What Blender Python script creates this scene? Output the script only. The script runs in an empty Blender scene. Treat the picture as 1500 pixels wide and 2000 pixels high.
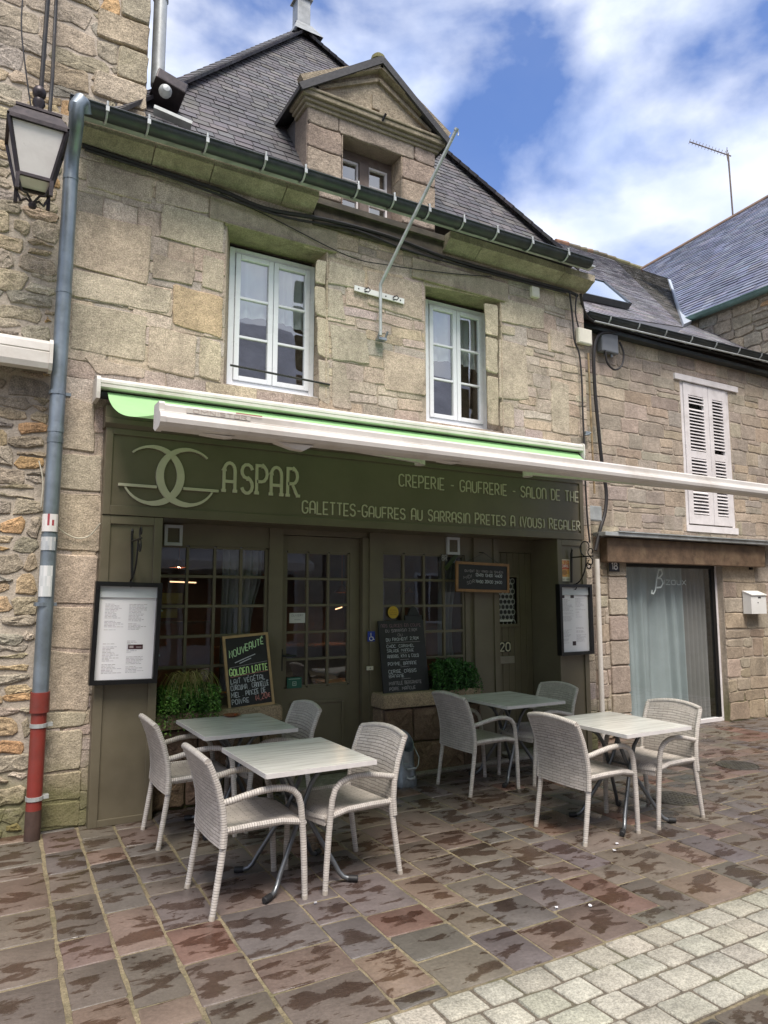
import bpy, bmesh, math, random
from mathutils import Vector, Matrix
from math import radians as rad, sin, cos, pi
RN = random.Random(11)
sc = bpy.context.scene
COL = sc.collection

# ---------------------------------------------------------------- camera
EYE = Vector((0, 0, 1.705)); TH = rad(30); PH = rad(6.77); FPX = 1390.0
cd = bpy.data.cameras.new("camera"); cam = bpy.data.objects.new("camera", cd); COL.objects.link(cam)
cam.location = EYE; cam.rotation_euler = (rad(90) + PH, 0, -TH)
cd.sensor_fit = 'VERTICAL'; cd.sensor_height = 24; cd.lens = FPX / 2000 * 24
cd.clip_start = 0.05; cd.clip_end = 2000
sc.camera = cam
sc.view_settings.view_transform = 'Standard'; sc.view_settings.look = 'None'
sc.view_settings.exposure = 0.60; sc.view_settings.gamma = 1.0
sc.cycles.max_bounces = 8; sc.cycles.transparent_max_bounces = 12

# ---------------------------------------------------------------- sky and sun
SUN_EL = rad(61); SUN_AZ = rad(196)      # azimuth from +y clockwise: behind the camera
w = bpy.data.worlds.new("World"); sc.world = w; w.use_nodes = True
nt = w.node_tree; N = nt.nodes; L = nt.links
for n in list(N): N.remove(n)
out = N.new('ShaderNodeOutputWorld'); bg = N.new('ShaderNodeBackground'); L.new(bg.outputs[0], out.inputs[0])
sky = N.new('ShaderNodeTexSky'); sky.sky_type = 'NISHITA'; sky.sun_disc = False
sky.sun_elevation = SUN_EL; sky.sun_rotation = SUN_AZ; sky.air_density = 1.0; sky.dust_density = 0.6; sky.ozone_density = 2.5
tc = N.new('ShaderNodeTexCoord'); mp = N.new('ShaderNodeMapping'); mp.inputs['Scale'].default_value = (1, 1, 1.7)
mp.inputs['Location'].default_value = (0.35, 0.1, 0.42)
L.new(tc.outputs['Generated'], mp.inputs[0])
n1 = N.new('ShaderNodeTexNoise'); n1.inputs['Scale'].default_value = 3.4; n1.inputs['Detail'].default_value = 7; n1.inputs['Roughness'].default_value = 0.50; n1.inputs['Distortion'].default_value = 0.15
L.new(mp.outputs[0], n1.inputs['Vector'])
r1 = N.new('ShaderNodeValToRGB'); r1.color_ramp.elements[0].position = 0.40; r1.color_ramp.elements[1].position = 0.565
L.new(n1.outputs['Fac'], r1.inputs[0])
n2 = N.new('ShaderNodeTexNoise'); n2.inputs['Scale'].default_value = 5.5; n2.inputs['Detail'].default_value = 6; n2.inputs['Roughness'].default_value = 0.5
L.new(mp.outputs[0], n2.inputs['Vector'])
r2 = N.new('ShaderNodeValToRGB'); r2.color_ramp.elements[0].position = 0.36; r2.color_ramp.elements[1].position = 0.66
r2.color_ramp.elements[0].color = (5.6, 6.5, 8.8, 1); r2.color_ramp.elements[1].color = (9.6, 9.8, 10.3, 1)
L.new(n2.outputs['Fac'], r2.inputs[0])
tint = N.new('ShaderNodeMix'); tint.data_type = 'RGBA'; tint.blend_type = 'MULTIPLY'; tint.inputs[0].default_value = 1.0
tint.inputs[7].default_value = (0.92, 1.16, 1.62, 1)
L.new(sky.outputs[0], tint.inputs[6])
mx = N.new('ShaderNodeMix'); mx.data_type = 'RGBA'
sepd = N.new('ShaderNodeSeparateXYZ'); L.new(tc.outputs['Generated'], sepd.inputs[0])      # cloud added behind the camera for greyer pane reflections and neutral light
bk = N.new('ShaderNodeMapRange'); bk.inputs['From Min'].default_value = 0.15; bk.inputs['From Max'].default_value = -0.55; bk.inputs['To Min'].default_value = 0.0; bk.inputs['To Max'].default_value = 0.26
L.new(sepd.outputs['Y'], bk.inputs['Value']); nadd = N.new('ShaderNodeMath'); nadd.operation = 'ADD'; L.new(n1.outputs['Fac'], nadd.inputs[0]); L.new(bk.outputs[0], nadd.inputs[1]); L.new(nadd.outputs[0], r1.inputs[0])
mfac = N.new('ShaderNodeMath'); mfac.operation = 'MULTIPLY_ADD'; mfac.inputs[1].default_value = 0.86; mfac.inputs[2].default_value = 0.06
L.new(r1.outputs['Color'], mfac.inputs[0]); L.new(mfac.outputs[0], mx.inputs[0])
L.new(tint.outputs[2], mx.inputs[6]); L.new(r2.outputs[0], mx.inputs[7])
L.new(mx.outputs[2], bg.inputs['Color']); bg.inputs['Strength'].default_value = 0.09
sd = bpy.data.lights.new("sun", 'SUN'); sun = bpy.data.objects.new("sun", sd); COL.objects.link(sun)
sd.energy = 3.7; sd.angle = rad(28); sd.color = (1.0, 0.92, 0.83)
dirv = Vector((sin(SUN_AZ) * cos(SUN_EL), cos(SUN_AZ) * cos(SUN_EL), sin(SUN_EL)))
sun.rotation_euler = dirv.to_track_quat('Z', 'Y').to_euler()

# ---------------------------------------------------------------- measuring helpers (photo survey -> metres on real planes)
_f = Vector((sin(TH) * cos(PH), cos(TH) * cos(PH), sin(PH))); _r = Vector((cos(TH), -sin(TH), 0)); _u = _r.cross(_f)
def ray(u, v): return _r * ((u - 750) / FPX) - _u * ((v - 1000) / FPX) + _f
def W(u, v, y): d = ray(u, v); return EYE + d * ((y - EYE.y) / d.y)
def G(u, v, z=0.0): d = ray(u, v); return EYE + d * ((z - EYE.z) / d.z)
def XX(u, v, x): d = ray(u, v); return EYE + d * ((x - EYE.x) / d.x)
def PL(u, v, p0, n):
    d = ray(u, v); n = Vector(n); return EYE + d * ((Vector(p0) - EYE).dot(n) / d.dot(n))

# ---------------------------------------------------------------- mesh helpers
WL = {}
class MB:
    def __init__(s): s.v = []; s.f = []; s.c = []; s.m = []; s.uv = []
    def add(s, vs, fs, col=(1, 1, 1), mi=0, uvs=None):
        o = len(s.v); s.v += [tuple(v) for v in vs]
        for k, f in enumerate(fs):
            s.f.append(tuple(i + o for i in f)); s.c.append(col); s.m.append(mi)
            s.uv.append([uvs[i] for i in f] if uvs else None)
    def hexa(s, p, col=(1, 1, 1), mi=0):   # 8 points: bottom ring 0-3, top ring 4-7
        s.add(p, [(3, 2, 1, 0), (4, 5, 6, 7), (0, 1, 5, 4), (1, 2, 6, 5), (2, 3, 7, 6), (3, 0, 4, 7)], col, mi)
    def box(s, x0, y0, z0, x1, y1, z1, col=(1, 1, 1), mi=0, b=0.0):
        if b <= 0:
            s.hexa([(x0, y0, z0), (x1, y0, z0), (x1, y1, z0), (x0, y1, z0), (x0, y0, z1), (x1, y0, z1), (x1, y1, z1), (x0, y1, z1)], col, mi)
        else:
            s.bevbox(Vector(((x0 + x1) / 2, (y0 + y1) / 2, (z0 + z1) / 2)), (abs(x1 - x0) / 2, abs(y1 - y0) / 2, abs(z1 - z0) / 2), b, Matrix.Identity(3), col, mi)
    def bevbox(s, c, h, b, M=Matrix.Identity(3), col=(1, 1, 1), mi=0):
        bm = bmesh.new(); bmesh.ops.create_cube(bm, size=2)
        for v in bm.verts: v.co = Vector((v.co.x * h[0], v.co.y * h[1], v.co.z * h[2]))
        bmesh.ops.bevel(bm, geom=list(bm.edges), offset=min(b, min(h) * .9), segments=2, affect='EDGES', profile=.6)
        bm.verts.ensure_lookup_table()
        s.add([c + M @ v.co for v in bm.verts], [[v.index for v in f.verts] for f in bm.faces], col, mi); bm.free()
    def bar(s, a, b_, wd, th, up=(0, 0, 1), col=(1, 1, 1), mi=0):   # rectangular bar
        a = Vector(a); b_ = Vector(b_); d = (b_ - a).normalized(); up = Vector(up)
        sd_ = d.cross(up)
        if sd_.length < 1e-4: sd_ = d.cross(Vector((1, 0, 0)))
        sd_.normalize(); u2 = sd_.cross(d)
        p = []
        for q in (a, b_):
            for i, j in ((-1, -1), (1, -1), (1, 1), (-1, 1)): p.append(q + sd_ * (i * wd / 2) + u2 * (j * th / 2))
        s.hexa(p, col, mi)
    def prism(s, poly, ax, c0, c1, col=(1, 1, 1), mi=0):   # poly of 2-tuples extruded along axis ax ('x': (y,z), 'y': (x,z), 'z': (x,y))
        def p3(q, c): return {'x': (c, q[0], q[1]), 'y': (q[0], c, q[1]), 'z': (q[0], q[1], c)}[ax]
        n = len(poly); vs = [p3(q, c0) for q in poly] + [p3(q, c1) for q in poly]
        s.add(vs, [tuple(range(n)), tuple(range(2 * n - 1, n - 1, -1))] + [(i, i + n, (i + 1) % n + n, (i + 1) % n) for i in range(n)], col, mi)
    def tube(s, pts, r, n=8, col=(1, 1, 1), mi=0, cap=True, flat=1.0):
        P = [Vector(p) for p in pts]; k = len(P); rs = r if isinstance(r, (list, tuple)) else [r] * k
        T = []
        for i in range(k):
            t = (P[min(i + 1, k - 1)] - P[max(i - 1, 0)]); T.append(t.normalized() if t.length > 1e-9 else Vector((0, 0, 1)))
        a = Vector((0, 0, 1)) if abs(T[0].z) < .9 else Vector((1, 0, 0))
        X = T[0].cross(a).normalized(); vs = []; uv = []; ln = 0
        for i in range(k):
            if i: ln += (P[i] - P[i - 1]).length
            X = (X - T[i] * X.dot(T[i])).normalized(); Y = T[i].cross(X)
            for j in range(n):
                an = 2 * pi * j / n; vs.append(P[i] + (X * cos(an) + Y * sin(an) * flat) * rs[i]); uv.append((rs[i] * 2 * pi * j / n, ln))
        fs = [(i * n + j, i * n + (j + 1) % n, (i + 1) * n + (j + 1) % n, (i + 1) * n + j) for i in range(k - 1) for j in range(n)]
        if cap: fs += [tuple(range(n - 1, -1, -1)), tuple(range((k - 1) * n, k * n))]
        s.add(vs, fs, col, mi, uv)
    def lathe(s, prof, c, n=20, col=(1, 1, 1), mi=0, ax='z'):
        c = Vector(c); vs = []
        for r, h in prof:
            for j in range(n):
                a = 2 * pi * j / n
                vs.append(c + (Vector((r * cos(a), r * sin(a), h)) if ax == 'z' else Vector((r * cos(a), h, r * sin(a)))))
        k = len(prof)
        s.add(vs, [(i * n + j, i * n + (j + 1) % n, (i + 1) * n + (j + 1) % n, (i + 1) * n + j) for i in range(k - 1) for j in range(n)], col, mi)
    def grid(s, fn, nu, nv, th=0.0, col=(1, 1, 1), mi=0, us=1.0, vs_=1.0):   # fn(u,v)->(point, normal)
        vs = []; uv = []; back = []
        for i in range(nu + 1):
            for j in range(nv + 1):
                p, nn = fn(i / nu, j / nv); p = Vector(p); vs.append(p); uv.append((us * i / nu, vs_ * j / nv)); back.append(p - Vector(nn) * th)
        q = lambda i, j: i * (nv + 1) + j
        fs = [(q(i, j), q(i + 1, j), q(i + 1, j + 1), q(i, j + 1)) for i in range(nu) for j in range(nv)]
        if th:
            o = len(vs); vs += back; uv += uv[:]
            fs += [tuple(o + a for a in reversed(f)) for f in list(fs)]
            rim = [q(i, 0) for i in range(nu)] + [q(nu, j) for j in range(nv)] + [q(i, nv) for i in range(nu, 0, -1)] + [q(0, j) for j in range(nv, 0, -1)]
            for a in range(len(rim)):
                b = rim[(a + 1) % len(rim)]; fs.append((rim[a], b, b + o, rim[a] + o))
        s.add(vs, fs, col, mi, uv)
    def build(s, name, mats, parent=None, loc=None, smooth=False, recalc=True, ang=40):
        org = WL.get(parent.name, Vector((0, 0, 0))) if parent else (Vector(loc) if loc is not None else Vector((0, 0, 0)))
        me = bpy.data.meshes.new(name); me.from_pydata([tuple(Vector(v) - org) for v in s.v], [], s.f)
        if not isinstance(mats, (list, tuple)): mats = [mats]
        for m in mats: me.materials.append(m)
        if len(mats) > 1: me.polygons.foreach_set('material_index', s.m)
        at = me.attributes.new('Col', 'FLOAT_COLOR', 'FACE'); fl = []
        for c in s.c: fl += [c[0], c[1], c[2], 1.0]
        at.data.foreach_set('color', fl)
        if any(u is not None for u in s.uv):
            ul = me.uv_layers.new(name='UVMap'); fl = []
            for f, u in zip(s.f, s.uv):
                for k in range(len(f)): fl += list(u[k]) if u else [0, 0]
            ul.data.foreach_set('uv', fl)
        me.update()
        if recalc:
            bm = bmesh.new(); bm.from_mesh(me); bmesh.ops.recalc_face_normals(bm, faces=bm.faces); bm.to_mesh(me); bm.free()
        if smooth:
            me.polygons.foreach_set('use_smooth', [True] * len(me.polygons))
            me.set_sharp_from_angle(angle=rad(ang))
        o = bpy.data.objects.new(name, me); COL.objects.link(o)
        if parent: o.parent = parent
        else: o.location = org
        WL[o.name] = org
        return o
def tag(o, label=None, cat=None, group=None, kind=None):
    if label: o['label'] = label
    if cat: o['category'] = cat
    if group: o['group'] = group
    if kind: o['kind'] = kind
    return o
def thing(name, label, cat, loc=(0, 0, 0), group=None):
    o = bpy.data.objects.new(name, None); COL.objects.link(o); o.location = loc; o.empty_display_size = .1
    WL[o.name] = Vector(loc); return tag(o, label, cat, group)
def copy_tree(o, parent=None):
    c = o.copy(); COL.objects.link(c); c.parent = parent
    for ch in list(o.children): copy_tree(ch, c)
    return c
class Frame:                                   # a flat rectangle in space with its own u (right), v (up), n (towards the viewer)
    def __init__(s, o, ux, vy):
        s.o = Vector(o); ux = Vector(ux); vy = Vector(vy); s.w = ux.length; s.h = vy.length
        s.u = ux.normalized(); s.n = s.u.cross(vy).normalized(); s.v = s.n.cross(s.u)
    def p(s, a, b, d=0.0): return s.o + s.u * a + s.v * b + s.n * d
    def box(s, mb, a0, b0, a1, b1, d0, d1, col=(1, 1, 1), mi=0):
        mb.hexa([s.p(a0, b0, d0), s.p(a1, b0, d0), s.p(a1, b1, d0), s.p(a0, b1, d0), s.p(a0, b0, d1), s.p(a1, b0, d1), s.p(a1, b1, d1), s.p(a0, b1, d1)], col, mi)
    def quad(s, mb, a0, b0, a1, b1, d, col=(1, 1, 1), mi=0):
        mb.add([s.p(a0, b0, d), s.p(a1, b0, d), s.p(a1, b1, d), s.p(a0, b1, d)], [(0, 1, 2, 3)], col, mi)

# ---------------------------------------------------------------- lettering: stroke font
def arcp(cx, cy, rx, ry, a0, a1, n=8): return [(cx + rx * cos(rad(a0 + (a1 - a0) * i / n)), cy + ry * sin(rad(a0 + (a1 - a0) * i / n))) for i in range(n + 1)]
FONT = {
 'A': [[(0, 0), (0, .72)] + arcp(.25, .72, .25, .28, 180, 0) + [(.5, 0)], [(0, .36), (.5, .36)]],
 'B': [[(0, 0), (0, 1), (.28, 1)] + arcp(.28, .77, .2, .23, 90, -90, 6) + [(0, .54)], [(.28, .54)] + arcp(.28, .27, .24, .27, 90, -90, 6) + [(0, 0)]],
 'C': [arcp(.26, .74, .26, .26, 20, 180, 6) + arcp(.26, .26, .26, .26, 180, 340, 6)],
 'D': [[(0, 0), (0, 1), (.2, 1)] + arcp(.2, .72, .3, .28, 90, 0, 5) + arcp(.2, .28, .3, .28, 0, -90, 5) + [(0, 0)]],
 'E': [[(.45, 1), (0, 1), (0, 0), (.45, 0)], [(0, .42), (.38, .42)]],
 'F': [[(.45, 1), (0, 1), (0, 0)], [(0, .45), (.38, .45)]],
 'G': [arcp(.26, .74, .26, .26, 20, 180, 6) + arcp(.26, .26, .26, .26, 180, 360, 6) + [(.52, .42), (.28, .42)]],
 'H': [[(0, 0), (0, 1)], [(.5, 0), (.5, 1)], [(0, .42), (.5, .42)]],
 'I': [[(.06, 0), (.06, 1)]],
 'J': [[(.38, 1), (.38, .25)] + arcp(.19, .22, .19, .22, 0, -180, 6)],
 'K': [[(0, 0), (0, 1)], [(.48, 1), (.02, .45), (.5, 0)]],
 'L': [[(0, 1), (0, 0), (.42, 0)]],
 'M': [[(0, 0), (0, 1), (.32, .4), (.64, 1), (.64, 0)]],
 'N': [[(0, 0), (0, 1), (.5, 0), (.5, 1)]],
 'n': [[(0, 0), (0, .74)] + arcp(.25, .74, .25, .26, 180, 0) + [(.5, 0)]],
 'O': [arcp(.26, .72, .26, .28, 0, 180, 7) + arcp(.26, .28, .26, .28, 180, 360, 7) + [(.52, .74)]],
 'P': [[(0, 0), (0, 1), (.24, 1)] + arcp(.24, .72, .25, .28, 90, -90, 6) + [(0, .44)]],
 'Q': [arcp(.26, .72, .26, .28, 0, 180, 7) + arcp(.26, .28, .26, .28, 180, 360, 7) + [(.52, .74)], [(.32, .22), (.55, -.05)]],
 'R': [[(0, 0), (0, 1), (.24, 1)] + arcp(.24, .73, .24, .27, 90, -90, 6) + [(0, .46)], [(.22, .46), (.5, 0)]],
 'S': [arcp(.25, .76, .25, .24, 15, 270, 8) + arcp(.25, .26, .25, .26, 90, -165, 8)],
 'T': [[(0, 1), (.5, 1)], [(.25, 1), (.25, 0)]],
 'U': [[(0, 1), (0, .26)] + arcp(.25, .26, .25, .26, 180, 360, 7) + [(.5, 1)]],
 'V': [[(0, 1), (.26, 0), (.52, 1)]],
 'W': [[(0, 1), (.2, 0), (.38, .7), (.56, 0), (.76, 1)]],
 'X': [[(0, 0), (.5, 1)], [(0, 1), (.5, 0)]],
 'Y': [[(0, 1), (.26, .5), (.52, 1)], [(.26, .5), (.26, 0)]],
 'Z': [[(0, 1), (.5, 1), (0, 0), (.5, 0)]],
 '0': [arcp(.24, .72, .24, .28, 0, 180, 7) + arcp(.24, .28, .24, .28, 180, 360, 7) + [(.48, .74)]],
 '1': [[(.02, .8), (.2, 1), (.2, 0)]],
 '2': [arcp(.24, .74, .24, .26, 170, -20, 7) + [(.02, 0), (.5, 0)]],
 '3': [arcp(.22, .76, .23, .24, 160, -90, 7), arcp(.22, .27, .25, .27, 90, -160, 7)],
 '4': [[(.36, 0), (.36, 1), (0, .32), (.5, .32)]],
 '5': [[(.44, 1), (.04, 1), (.02, .55)] + arcp(.2, .3, .27, .3, 110, -150, 8)],
 '6': [arcp(.3, .5, .3, .5, 60, 180, 6) + arcp(.26, .28, .26, .28, 180, 500, 10)],
 '7': [[(0, 1), (.48, 1), (.15, 0)]],
 '8': [arcp(.24, .77, .2, .23, -90, 270, 12), arcp(.24, .27, .25, .27, 90, 450, 12)],
 '9': [arcp(.24, .7, .24, .3, 0, 360, 12) + [(.4, .2), (.2, 0)]],
 'a': [[(0, 0), (0, .72)] + arcp(.25, .72, .25, .28, 180, 0) + [(.5, 0)], [(0, .36), (.5, .36)], [(-.11, .04), (.1, .04)], [(.4, .04), (.61, .04)]],
 'p': [[(0, 0), (0, 1), (.24, 1)] + arcp(.24, .72, .25, .28, 90, -90, 6) + [(0, .44)], [(-.11, .04), (.11, .04)]],
 'r': [[(0, 0), (0, 1), (.24, 1)] + arcp(.24, .73, .24, .27, 90, -90, 6) + [(0, .46)], [(.22, .46), (.5, 0)], [(-.11, .04), (.11, .04)], [(.42, .04), (.62, .04)]],
 '-': [[(.06, .45), (.34, .45)]], '.': [[(.02, .0), (.1, .0)]], ',': [[(.08, .06), (.02, -.12)]], "'": [[(.06, 1), (.02, .8)]],
 '(': [arcp(.3, .5, .26, .62, 130, 230, 7)], ')': [arcp(-.06, .5, .26, .62, 50, -50, 7)], '/': [[(0, 0), (.4, 1)]],
 '&': [[(.5, 0), (.08, .78), (.2, 1), (.32, .8), (.02, .25), (.2, 0), (.5, .35)]],
 '$': [arcp(.3, .5, .26, .36, 50, 310, 9), [(-.02, .58), (.34, .58)], [(-.02, .42), (.34, .42)]],   # euro sign
 ':': [[(.04, .1), (.1, .1)], [(.04, .6), (.1, .6)]], '+': [[(0, .4), (.4, .4)], [(.2, .2), (.2, .6)]],
}
def glyph_w(ch):
    if ch == ' ': return .34
    if ch == '\u00c9': ch = 'E'
    return max(p[0] for st in FONT[ch] for p in st)
def ribbon(mb, pts, wd, fr, d0, d1=None, col=(1, 1, 1), mi=0):
    P = [Vector((p[0], p[1])) for p in pts]; n = len(P); Lp = []; Rp = []
    ws = wd if isinstance(wd, (list, tuple)) else [wd] * n
    for i in range(n):
        a = (P[i] - P[i - 1]).normalized() if i else None; b = (P[i + 1] - P[i]).normalized() if i < n - 1 else None
        if a is None: t = b; k = 1
        elif b is None: t = a; k = 1
        else:
            t = (a + b); t = t.normalized() if t.length > 1e-5 else a
            k = min(1.8, 1 / max(.3, t.dot(a)))
        nn = Vector((-t.y, t.x)) * (ws[i] / 2 * k); Lp.append(P[i] + nn); Rp.append(P[i] - nn)
    vs = [fr.p(q.x, q.y, d0) for q in Lp] + [fr.p(q.x, q.y, d0) for q in Rp]
    fs = [(n + i, n + i + 1, i + 1, i) for i in range(n - 1)]
    if d1 is not None:
        o = 2 * n; vs += [fr.p(q.x, q.y, d1) for q in Lp] + [fr.p(q.x, q.y, d1) for q in Rp]
        fs += [(i, i + 1, o + i + 1, o + i) for i in range(n - 1)] + [(n + i, o + n + i, o + n + i + 1, n + i + 1) for i in range(n - 1)]
        fs += [(0, n, o + n, o), (n - 1, o + n - 1, o + 2 * n - 1, 2 * n - 1)]
    mb.add(vs, fs, col, mi)
def text(mb, fr, s, u0, v0, h, width=None, sw=.1, d0=.002, d1=None, col=(1, 1, 1), mi=0, jit=0.0, slope=0.0, hf=None, rng=None, gap=.2, words=None):
    rng = rng or RN
    tot = sum(glyph_w(c) + gap for c in s) - gap
    sx = h if width is None else width / tot
    x = 0.0; k = 0
    for ci, ch in enumerate(s):
        big = 1.0 if hf is None else hf(ci)
        if ch != ' ':
            base = 'E' if ch == '\u00c9' else ch
            jy = rng.uniform(-jit, jit) * h; js = 1 + rng.uniform(-jit, jit)
            for st in FONT[base]:
                pts = [(u0 + (x + px * (1 + jit * rng.uniform(-.5, .5))) * sx, v0 + (x * sx) * slope + jy + (py * js * big + rng.uniform(-jit, jit) * .3) * h) for px, py in st]
                ribbon(mb, pts, sw * h * (1.0 if jit == 0 else rng.uniform(.8, 1.2)), fr, d0 + (k % 4) * .0004, d1, col, mi); k += 1
            if ch == '\u00c9':
                ribbon(mb, [(u0 + (x + .15) * sx, v0 + x * sx * slope + 1.1 * h), (u0 + (x + .36) * sx, v0 + x * sx * slope + 1.3 * h)], sw * h, fr, d0 + .0016, d1, col, mi)
        elif words is not None and mb.v: words.append(mb); mb = MB()
        x += glyph_w(ch) + gap
    if words is not None: words.append(mb)

# ---------------------------------------------------------------- materials
def mk(name):
    m = bpy.data.materials.new(name); m.use_nodes = True; nt = m.node_tree
    b = nt.nodes['Principled BSDF']; return m, nt, nt.nodes, nt.links, b
def coords(nt, kind='pos', scale=(1, 1, 1)):
    N = nt.nodes; L = nt.links
    mp = N.new('ShaderNodeMapping'); mp.inputs['Scale'].default_value = scale
    if kind == 'pos': L.new(N.new('ShaderNodeNewGeometry').outputs['Position'], mp.inputs[0])
    elif kind == 'uv': L.new(N.new('ShaderNodeTexCoord').outputs['UV'], mp.inputs[0])
    else: L.new(N.new('ShaderNodeTexCoord').outputs['Object'], mp.inputs[0])
    return mp.outputs[0]
def noise(nt, vec, scale, detail=4, rough=.55, dist=0.0):
    n = nt.nodes.new('ShaderNodeTexNoise'); n.inputs['Scale'].default_value = scale; n.inputs['Detail'].default_value = detail
    n.inputs['Roughness'].default_value = rough; n.inputs['Distortion'].default_value = dist; nt.links.new(vec, n.inputs['Vector']); return n.outputs['Fac']
def ramp(nt, fac, stops):
    r = nt.nodes.new('ShaderNodeValToRGB'); e = r.color_ramp.elements
    while len(e) < len(stops): e.new(.5)
    for k, (p, c) in enumerate(stops):
        e[k].position = p; e[k].color = (c, c, c, 1) if isinstance(c, (int, float)) else (*c, 1)
    nt.links.new(fac, r.inputs[0]); return r.outputs['Color']
def mix(nt, a, b, fac=1.0, mode='MIX'):
    m = nt.nodes.new('ShaderNodeMix'); m.data_type = 'RGBA'; m.blend_type = mode
    for s, x in ((6, a), (7, b)):
        if isinstance(x, tuple): m.inputs[s].default_value = (*x, 1)
        else: nt.links.new(x, m.inputs[s])
    if isinstance(fac, (int, float)): m.inputs[0].default_value = fac
    else: nt.links.new(fac, m.inputs[0])
    return m.outputs[2]
def math_(nt, op, a, b=0.0, c=0.0):
    m = nt.nodes.new('ShaderNodeMath'); m.operation = op
    for k, x in enumerate((a, b, c)):
        if isinstance(x, (int, float)): m.inputs[k].default_value = x
        else: nt.links.new(x, m.inputs[k])
    return m.outputs[0]
def attr(nt):
    a = nt.nodes.new('ShaderNodeAttribute'); a.attribute_name = 'Col'; return a.outputs['Color']
def bump(nt, b, h, strength=.4, dist=.01):
    n = nt.nodes.new('ShaderNodeBump'); n.inputs['Strength'].default_value = strength; n.inputs['Distance'].default_value = dist
    nt.links.new(h, n.inputs['Height']); nt.links.new(n.outputs[0], b.inputs['Normal'])
def setc(nt, b, c):
    if isinstance(c, tuple): b.inputs['Base Color'].default_value = (*c, 1)
    else: nt.links.new(c, b.inputs['Base Color'])

def M_plain(name, color, rough=.5, metal=0.0, var=.12, scale=9, bmp=.1, dirt=None, dirt_amt=.5, fine=0.0, usecol=False, spec=None, kind='pos'):
    m, nt, N, L, b = mk(name); v = coords(nt, kind)
    base = attr(nt) if usecol else color
    nz = noise(nt, v, scale, 6, .6)
    c = mix(nt, base if not isinstance(base, tuple) else base, ramp(nt, nz, [(.3, 1 - var), (.7, 1 + var)]), 1.0, 'MULTIPLY')
    if fine: c = mix(nt, c, ramp(nt, noise(nt, v, 140, 3), [(.35, 1 - fine), (.65, 1 + fine)]), 1.0, 'MULTIPLY')
    if dirt: c = mix(nt, c, dirt, math_(nt, 'MULTIPLY', ramp(nt, noise(nt, v, scale * .6, 8, .65, .3), [(.5, 0.0), (.72, 1.0)]), dirt_amt))
    setc(nt, b, c); b.inputs['Metallic'].default_value = metal
    L.new(ramp(nt, noise(nt, v, scale * 2, 5), [(.3, max(.02, rough - .08)), (.7, min(1, rough + .08))]), b.inputs['Roughness'])
    if spec is not None: b.inputs['Specular IOR Level'].default_value = spec
    if bmp: bump(nt, b, noise(nt, v, scale * 4, 6, .6), bmp, .01)
    return m

def M_stone(name, speck=.22, blot=.25, moss=(.11, .115, .035), mosslo=.60, mosshi=.78, mossamt=.6, bmp=.6, stain=.35, low=None):
    m, nt, N, L, b = mk(name); v = coords(nt)
    c = attr(nt)
    c = mix(nt, c, ramp(nt, noise(nt, v, 3.2, 6, .6), [(.28, 1 - blot), (.72, 1 + blot)]), 1, 'MULTIPLY')
    c = mix(nt, c, ramp(nt, noise(nt, v, 21, 6, .7), [(.3, 1 - blot * .9), (.7, 1 + blot * .9)]), 1, 'MULTIPLY')
    c = mix(nt, c, ramp(nt, noise(nt, v, 95, 3, .8), [(.40, 1 - speck * 1.2), (.60, 1 + speck * 1.1)]), 1, 'MULTIPLY')
    st = ramp(nt, noise(nt, coords(nt, 'pos', (1.6, 1.6, .55)), 2.2, 8, .68, .4), [(.50, 0.0), (.74, 1.0)])
    c = mix(nt, c, (.075, .063, .05), math_(nt, 'MULTIPLY', st, stain))
    ms = ramp(nt, noise(nt, v, 2.6, 8, .66, .5), [(mosslo, 0.0), (mosshi, 1.0)])
    if low:                      # damp growth keeps to the foot of the wall
        sp = N.new('ShaderNodeSeparateXYZ'); L.new(N.new('ShaderNodeNewGeometry').outputs['Position'], sp.inputs[0])
        lw = ramp(nt, math_(nt, 'MULTIPLY_ADD', noise(nt, v, 7, 5), .5, math_(nt, 'MULTIPLY', sp.outputs['Z'], 1.0 / low)), [(.55, 1.0), (1.0, 0.0)])
        c = mix(nt, c, moss, math_(nt, 'MULTIPLY', lw, .75))
    c = mix(nt, c, moss, math_(nt, 'MULTIPLY', ms, mossamt))
    setc(nt, b, c); b.inputs['Roughness'].default_value = .88; b.inputs['Specular IOR Level'].default_value = .25
    h = math_(nt, 'ADD', noise(nt, v, 26, 7, .68), math_(nt, 'MULTIPLY', noise(nt, v, 100, 3, .6), .35))
    bump(nt, b, h, bmp, .02)
    return m
def M_glass(name, tint=(.9, .95, .93), refl=.06, gain=1.0, haze=0.0):
    m, nt, N, L, b = mk(name); N.remove(b); o = N['Material Output']
    tr = N.new('ShaderNodeBsdfTransparent'); tr.inputs[0].default_value = (*tint, 1)
    gl = N.new('ShaderNodeBsdfGlossy'); gl.inputs['Roughness'].default_value = .015
    fr = N.new('ShaderNodeLayerWeight'); fr.inputs['Blend'].default_value = .5
    bp = N.new('ShaderNodeBump'); bp.inputs['Strength'].default_value = .03; bp.inputs['Distance'].default_value = .02
    L.new(noise(nt, coords(nt), 2.5, 2), bp.inputs['Height']); L.new(bp.outputs[0], gl.inputs['Normal'])
    f = math_(nt, 'MULTIPLY_ADD', math_(nt, 'POWER', fr.outputs['Facing'], 4.0), gain, refl)
    ms = N.new('ShaderNodeMixShader'); L.new(f, ms.inputs[0]); L.new(tr.outputs[0], ms.inputs[1]); L.new(gl.outputs[0], ms.inputs[2])
    L.new(ms.outputs[0], o.inputs[0]); return m
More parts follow.
